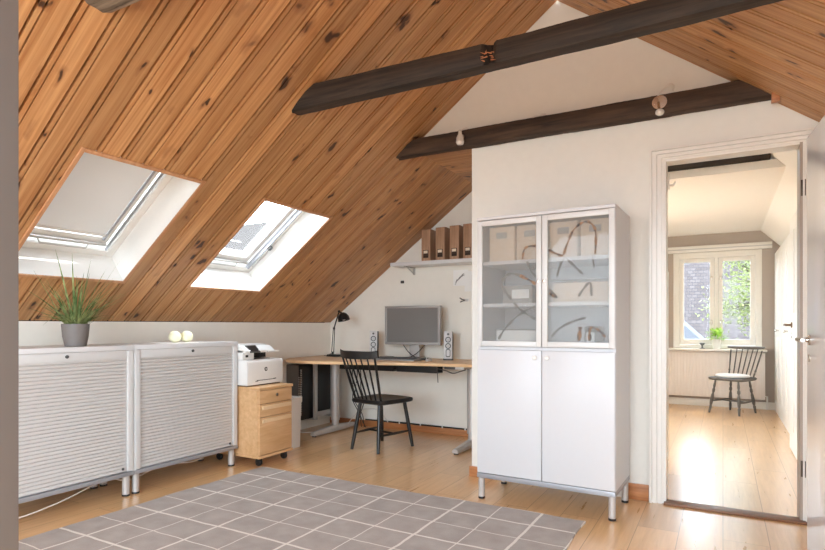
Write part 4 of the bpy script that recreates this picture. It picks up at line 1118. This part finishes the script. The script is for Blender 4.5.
# dark lantern on the sill
la = thing('lantern', 'small dark candle lantern on the left of the far window sill', 'lantern', (-.245, FY-.07, .781))
MB().lathe([(.030, 0), (.032, .006), (.012, .014), (.010, .04), (.03, .06), (.038, .075), (.03, .078), (.004, .07)], n=16).build('holder', 'grey_dark', la)
MB().cyl((0, 0, .07), (0, 0, .10), .008, n=10).build('candle_stub', 'pot_white', la)

# wardrobe run on the right and the open door in front of it
wr = thing('wardrobe', 'white fitted wardrobe with panel doors along the far room wall', 'wardrobe', (.578, 6.36, 0))
MB().box(.022, FX1-.578-.002, 0, 2.15, .10, 2.02).build('body', 'trim_white', wr)
MB().box(.01, FX1-.578-.002, 0, 2.15, 0, .10).build('plinth', 'trim_white', wr)
for i in range(4):
    y = .005+i*.536
    d = MB().box(0, .022, y, y+.528, .11, 2.01).build('door', 'trim_white', wr, bevel=.003)
    mb = MB(); mb.box(-.005, .0, y+.07, y+.46, .2, .95); mb.box(-.005, 0, y+.07, y+.46, 1.08, 1.92); mb.build('panel', 'trim_white', d, bevel=.003)
    ky = y+.05 if i % 2 else y+.478
    MB().lathe([(.008, 0), (.008, -.02), (.016, -.024), (.016, -.034), (.003, -.038)], (0, ky, 1.035), 14, 'x').build('knob', 'chrome', d)
d3 = bpy.data.objects.new('door_1', None); COL.objects.link(d3); d3.location = (.520, 5.18, 0); d3.rotation_euler = (0, 0, R(0)); tag(d3, 'white door with a brass lever standing open along the far room wall', None, None, 'structure')
MB().box(0, .04, 0, .82, .012, 2.03).build('leaf', 'trim_white', d3, bevel=.003)
mb = MB()
for z0, z1 in ((.2, .85), (1.2, 1.9)):
    for y0 in (.11, .45): mb.box(-.006, .001, y0, y0+.26, z0, z1)
mb.build('panels', 'trim_white', d3, bevel=.003)
MB().lathe([(.024, 0), (.024, -.008), (.010, -.010), (.009, -.045), (.002, -.048)], (0, .62, 1.10), 16, 'x').build('rosette', 'brass', d3)
MB().tube([(-.044, .62, 1.10), (-.05, .68, 1.103), (-.048, .745, 1.098)], [.010, .009, .007], 8).build('lever', 'brass', d3)
MB().box(-.005, .002, .605, .635, .985, 1.035).build('keyhole_plate', 'chrome', d3, bevel=.002)

# ------------------------------------------------------------------ glossy white door leaf at the right
th = R(4.7)
d2 = bpy.data.objects.new('door_2', None); COL.objects.link(d2); d2.location = (.354, 3.28, 0); d2.rotation_euler = (0, 0, th); tag(d2, 'glossy white door leaf standing open at the right edge', None, None, 'structure')
# local: -Y runs back towards the hinge side, -X is the visible face
DW = .82
MB().box(0, .042, -DW, 0, .010, 2.0).build('leaf', 'door_white', d2, bevel=.003)
ro_ = MB().lathe([(.026, 0), (.026, -.005), (.012, -.008), (.010, -.016)], (0, -.055, 1.03), 18, 'x').build('rosette', 'chrome', d2)
MB().tube(curve_pts([(-.012, -.055, 1.03), (-.046, -.057, 1.031), (-.052, -.075, 1.032), (-.05, -.17, 1.03)], 6), .0095, 10).build('lever', 'chrome', d2)
MB().lathe([(.018, 0), (.018, -.004), (.002, -.005)], (0, -.055, .943), 16, 'x').build('keyhole_plate', 'chrome', d2)
MB().box(.012, .030, -.001, .003, .93, 1.10).build('lock_plate', 'chrome', d2)

# ------------------------------------------------------------------ outdoors
struct(MB().box(-40, 30, FY+1.5, 60, -3.1, -3.0), 'ground', 'ext_ground', 'yard behind the house', smooth=False)
nh = thing('neighbour_house', 'house with a large grey slate roof seen through the far window', 'house', (1, 24, -3))
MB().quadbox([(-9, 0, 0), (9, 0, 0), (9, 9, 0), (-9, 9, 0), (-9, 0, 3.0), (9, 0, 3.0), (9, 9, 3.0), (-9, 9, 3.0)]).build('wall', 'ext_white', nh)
MB().prism([(-.5, 2.9), (4.6, 9.5), (9.5, 2.9)], 'x', -9.5, 9.5).build('roof', 'slate', nh, smooth=False)
ax = thing('annex', 'low white annex with a sloping grey roof outside the far window', 'house', (-1.25, 15.0, -3))
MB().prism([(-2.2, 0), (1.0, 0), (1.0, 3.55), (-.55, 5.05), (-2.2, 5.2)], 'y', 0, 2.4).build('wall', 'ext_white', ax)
mb = MB()
for d in (0, .42, .95): mb.quadbox([(-1.3, -.10, 4.62-d), (1.1, -.10, 3.02-d), (1.1, .12, 3.02-d), (-1.3, .12, 4.62-d), (-1.3, -.10, 4.72-d), (1.1, -.10, 3.12-d), (1.1, .12, 3.12-d), (-1.3, .12, 4.72-d)])
mb.build('roof_edge', 'ext_grey', ax)
sh_ = thing('shed', 'pale flat-topped shed outside the right half of the far window', 'shed', (.95, 17.8, -3))
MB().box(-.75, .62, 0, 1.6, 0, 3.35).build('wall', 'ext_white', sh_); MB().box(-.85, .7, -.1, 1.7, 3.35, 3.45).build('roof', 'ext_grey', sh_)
tr = thing('tree', 'leafy tree standing outside the far window', 'tree', (1.13, 13.2, -3))
rnd = random.Random(77)
mb = MB(); mb.tube(curve_pts([(0, 0, 0), (.05, 0, 2.0), (-.05, 0, 3.4), (-.2, .1, 4.6), (-.25, 0, 5.6), (-.2, 0, 7.0)], 5), [.22-.008*i for i in range(26)], 10)
tips = []
for i in range(14):
    z = 4.0+i*.24; az = PI+rnd.uniform(-1.2, 1.2) if i % 3 else rnd.uniform(0, 6.28)
    L = rnd.uniform(.6, 1.3); p0 = Vector((-.15, 0, z)); d = Vector((math.cos(az), math.sin(az)*.7, rnd.uniform(-.15, .7)))
    pts = [p0, p0+d*L*.4+Vector((0, 0, .08)), p0+d*L*.75, p0+d*L]
    mb.tube(curve_pts(pts, 3), [.06-.0045*j for j in range(10)], 6); tips += [pts[1], pts[2], pts[3]]
mb.build('trunk', 'bark', tr)
mb = MB()
for i in range(9000):
    c = rnd.choice(tips)+Vector((rnd.gauss(0, .20), rnd.gauss(0, .26), rnd.gauss(0, .22)))
    d = Vector((rnd.uniform(-1, 1), rnd.uniform(-1, 1), rnd.uniform(-.8, .6)))
    if d.length < .1: continue
    leafcard(mb, c, d, Vector((rnd.uniform(-.5, .5), rnd.uniform(-.5, .5), 1)).normalized(), rnd.uniform(.045, .075), rnd.uniform(.018, .028))
mb.build('foliage', 'tree_leaf', tr, recalc=False)
# roof seen through the skylight
sr = thing('neighbour_house', 'neighbouring house whose grey gable shows in the right skylight', 'house', (-20.5, 19.6, -3.7))
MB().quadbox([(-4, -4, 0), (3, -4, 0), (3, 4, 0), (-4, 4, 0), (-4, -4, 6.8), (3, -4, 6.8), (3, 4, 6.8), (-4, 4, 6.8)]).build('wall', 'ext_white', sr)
MB().prism([(-4.4, 6.6), (0, 9.6), (4.4, 6.6)], 'x', -4.3, 3.3).build('roof', 'far_slate', sr, smooth=False)

# ------------------------------------------------------------------ light
wd = bpy.data.worlds.new('overcast_sky'); S.world = wd; wd.use_nodes = True
nt = wd.node_tree; bg = nt.nodes['Background']
tc = nt.nodes.new('ShaderNodeTexCoord'); sx = nt.nodes.new('ShaderNodeSeparateXYZ'); nt.links.new(tc.outputs['Generated'], sx.inputs[0])
cr_ = nt.nodes.new('ShaderNodeValToRGB'); e = cr_.color_ramp.elements
e[0].position = .40; e[0].color = (.42, .40, .37, 1); e[1].position = .56; e[1].color = (.75, .885, 1, 1)
mr = nt.nodes.new('ShaderNodeMapRange'); mr.inputs[1].default_value = -1; mr.inputs[2].default_value = 1; nt.links.new(sx.outputs[2], mr.inputs[0]); nt.links.new(mr.outputs[0], cr_.inputs[0])
nt.links.new(cr_.outputs[0], bg.inputs[0]); bg.inputs[1].default_value = 15

def portal(name, loc, rot, sx, sy):
    l = bpy.data.lights.new(name, 'AREA'); l.shape = 'RECTANGLE'; l.size = sx; l.size_y = sy; l.cycles.is_portal = True
    o = bpy.data.objects.new(name, l); COL.objects.link(o); o.location = loc; o.rotation_euler = rot; return o
portal('added_daylight_back', ((WX0+WX1)/2, Y0-.1, (WZ0+WZ1)/2), (PI/2, 0, 0), WX1-WX0, WZ1-WZ0)
for h in SKY:
    xm = KX+(h[0]+h[1])/2; ym = (h[2]+h[3])/2; c = Vector((xm, ym, roof(xm)))+SN*.30
    portal('daylight_roof', c, (-SN).to_track_quat('-Z', 'Y').to_euler(), .95, .95)
for h in SKR:  # the added opening in the right slope
    xm = KR-(h[0]+h[1])/2; n_ = Vector((SL, 0, 1)).normalized(); c = Vector((xm, (h[2]+h[3])/2, roof(xm)))+n_*.2
    portal('daylight_roof', c, (-n_).to_track_quat('-Z', 'Y').to_euler(), 1.75, 1.75)
portal('daylight_far', (-.08, FY+.25, 1.42), (-PI/2, 0, 0), 1.0, 1.35)
portal('added_daylight_side', (FX0-.05, 6.15, 1.43), (0, -PI/2, 0), 1.25, 1.7)
su = bpy.data.lights.new('sun', 'SUN'); su.energy = 4; su.angle = R(.6); su.color = (1, .95, .87)
so = bpy.data.objects.new('sun', su); COL.objects.link(so); so.location = (2, 20, 14)
so.rotation_euler = Vector((-.30, -.50, -1.0)).to_track_quat('-Z', 'Y').to_euler()

# ------------------------------------------------------------------ camera
cam = bpy.data.cameras.new('camera'); cam.sensor_width = 36; cam.lens = 561/825*36; cam.shift_y = 50/825; cam.clip_start = .02
co = bpy.data.objects.new('camera', cam); COL.objects.link(co); co.location = (0, 0, 1.1); co.rotation_euler = (PI/2, 0, R(28.96))
S.camera = co
S.view_settings.view_transform = 'Standard'; S.view_settings.look = 'None'; S.view_settings.exposure = 0.06; S.view_settings.gamma = 1
S.view_settings.use_curve_mapping = False
S.cycles.diffuse_bounces = 6; S.cycles.max_bounces = 12; S.cycles.transparent_max_bounces = 12
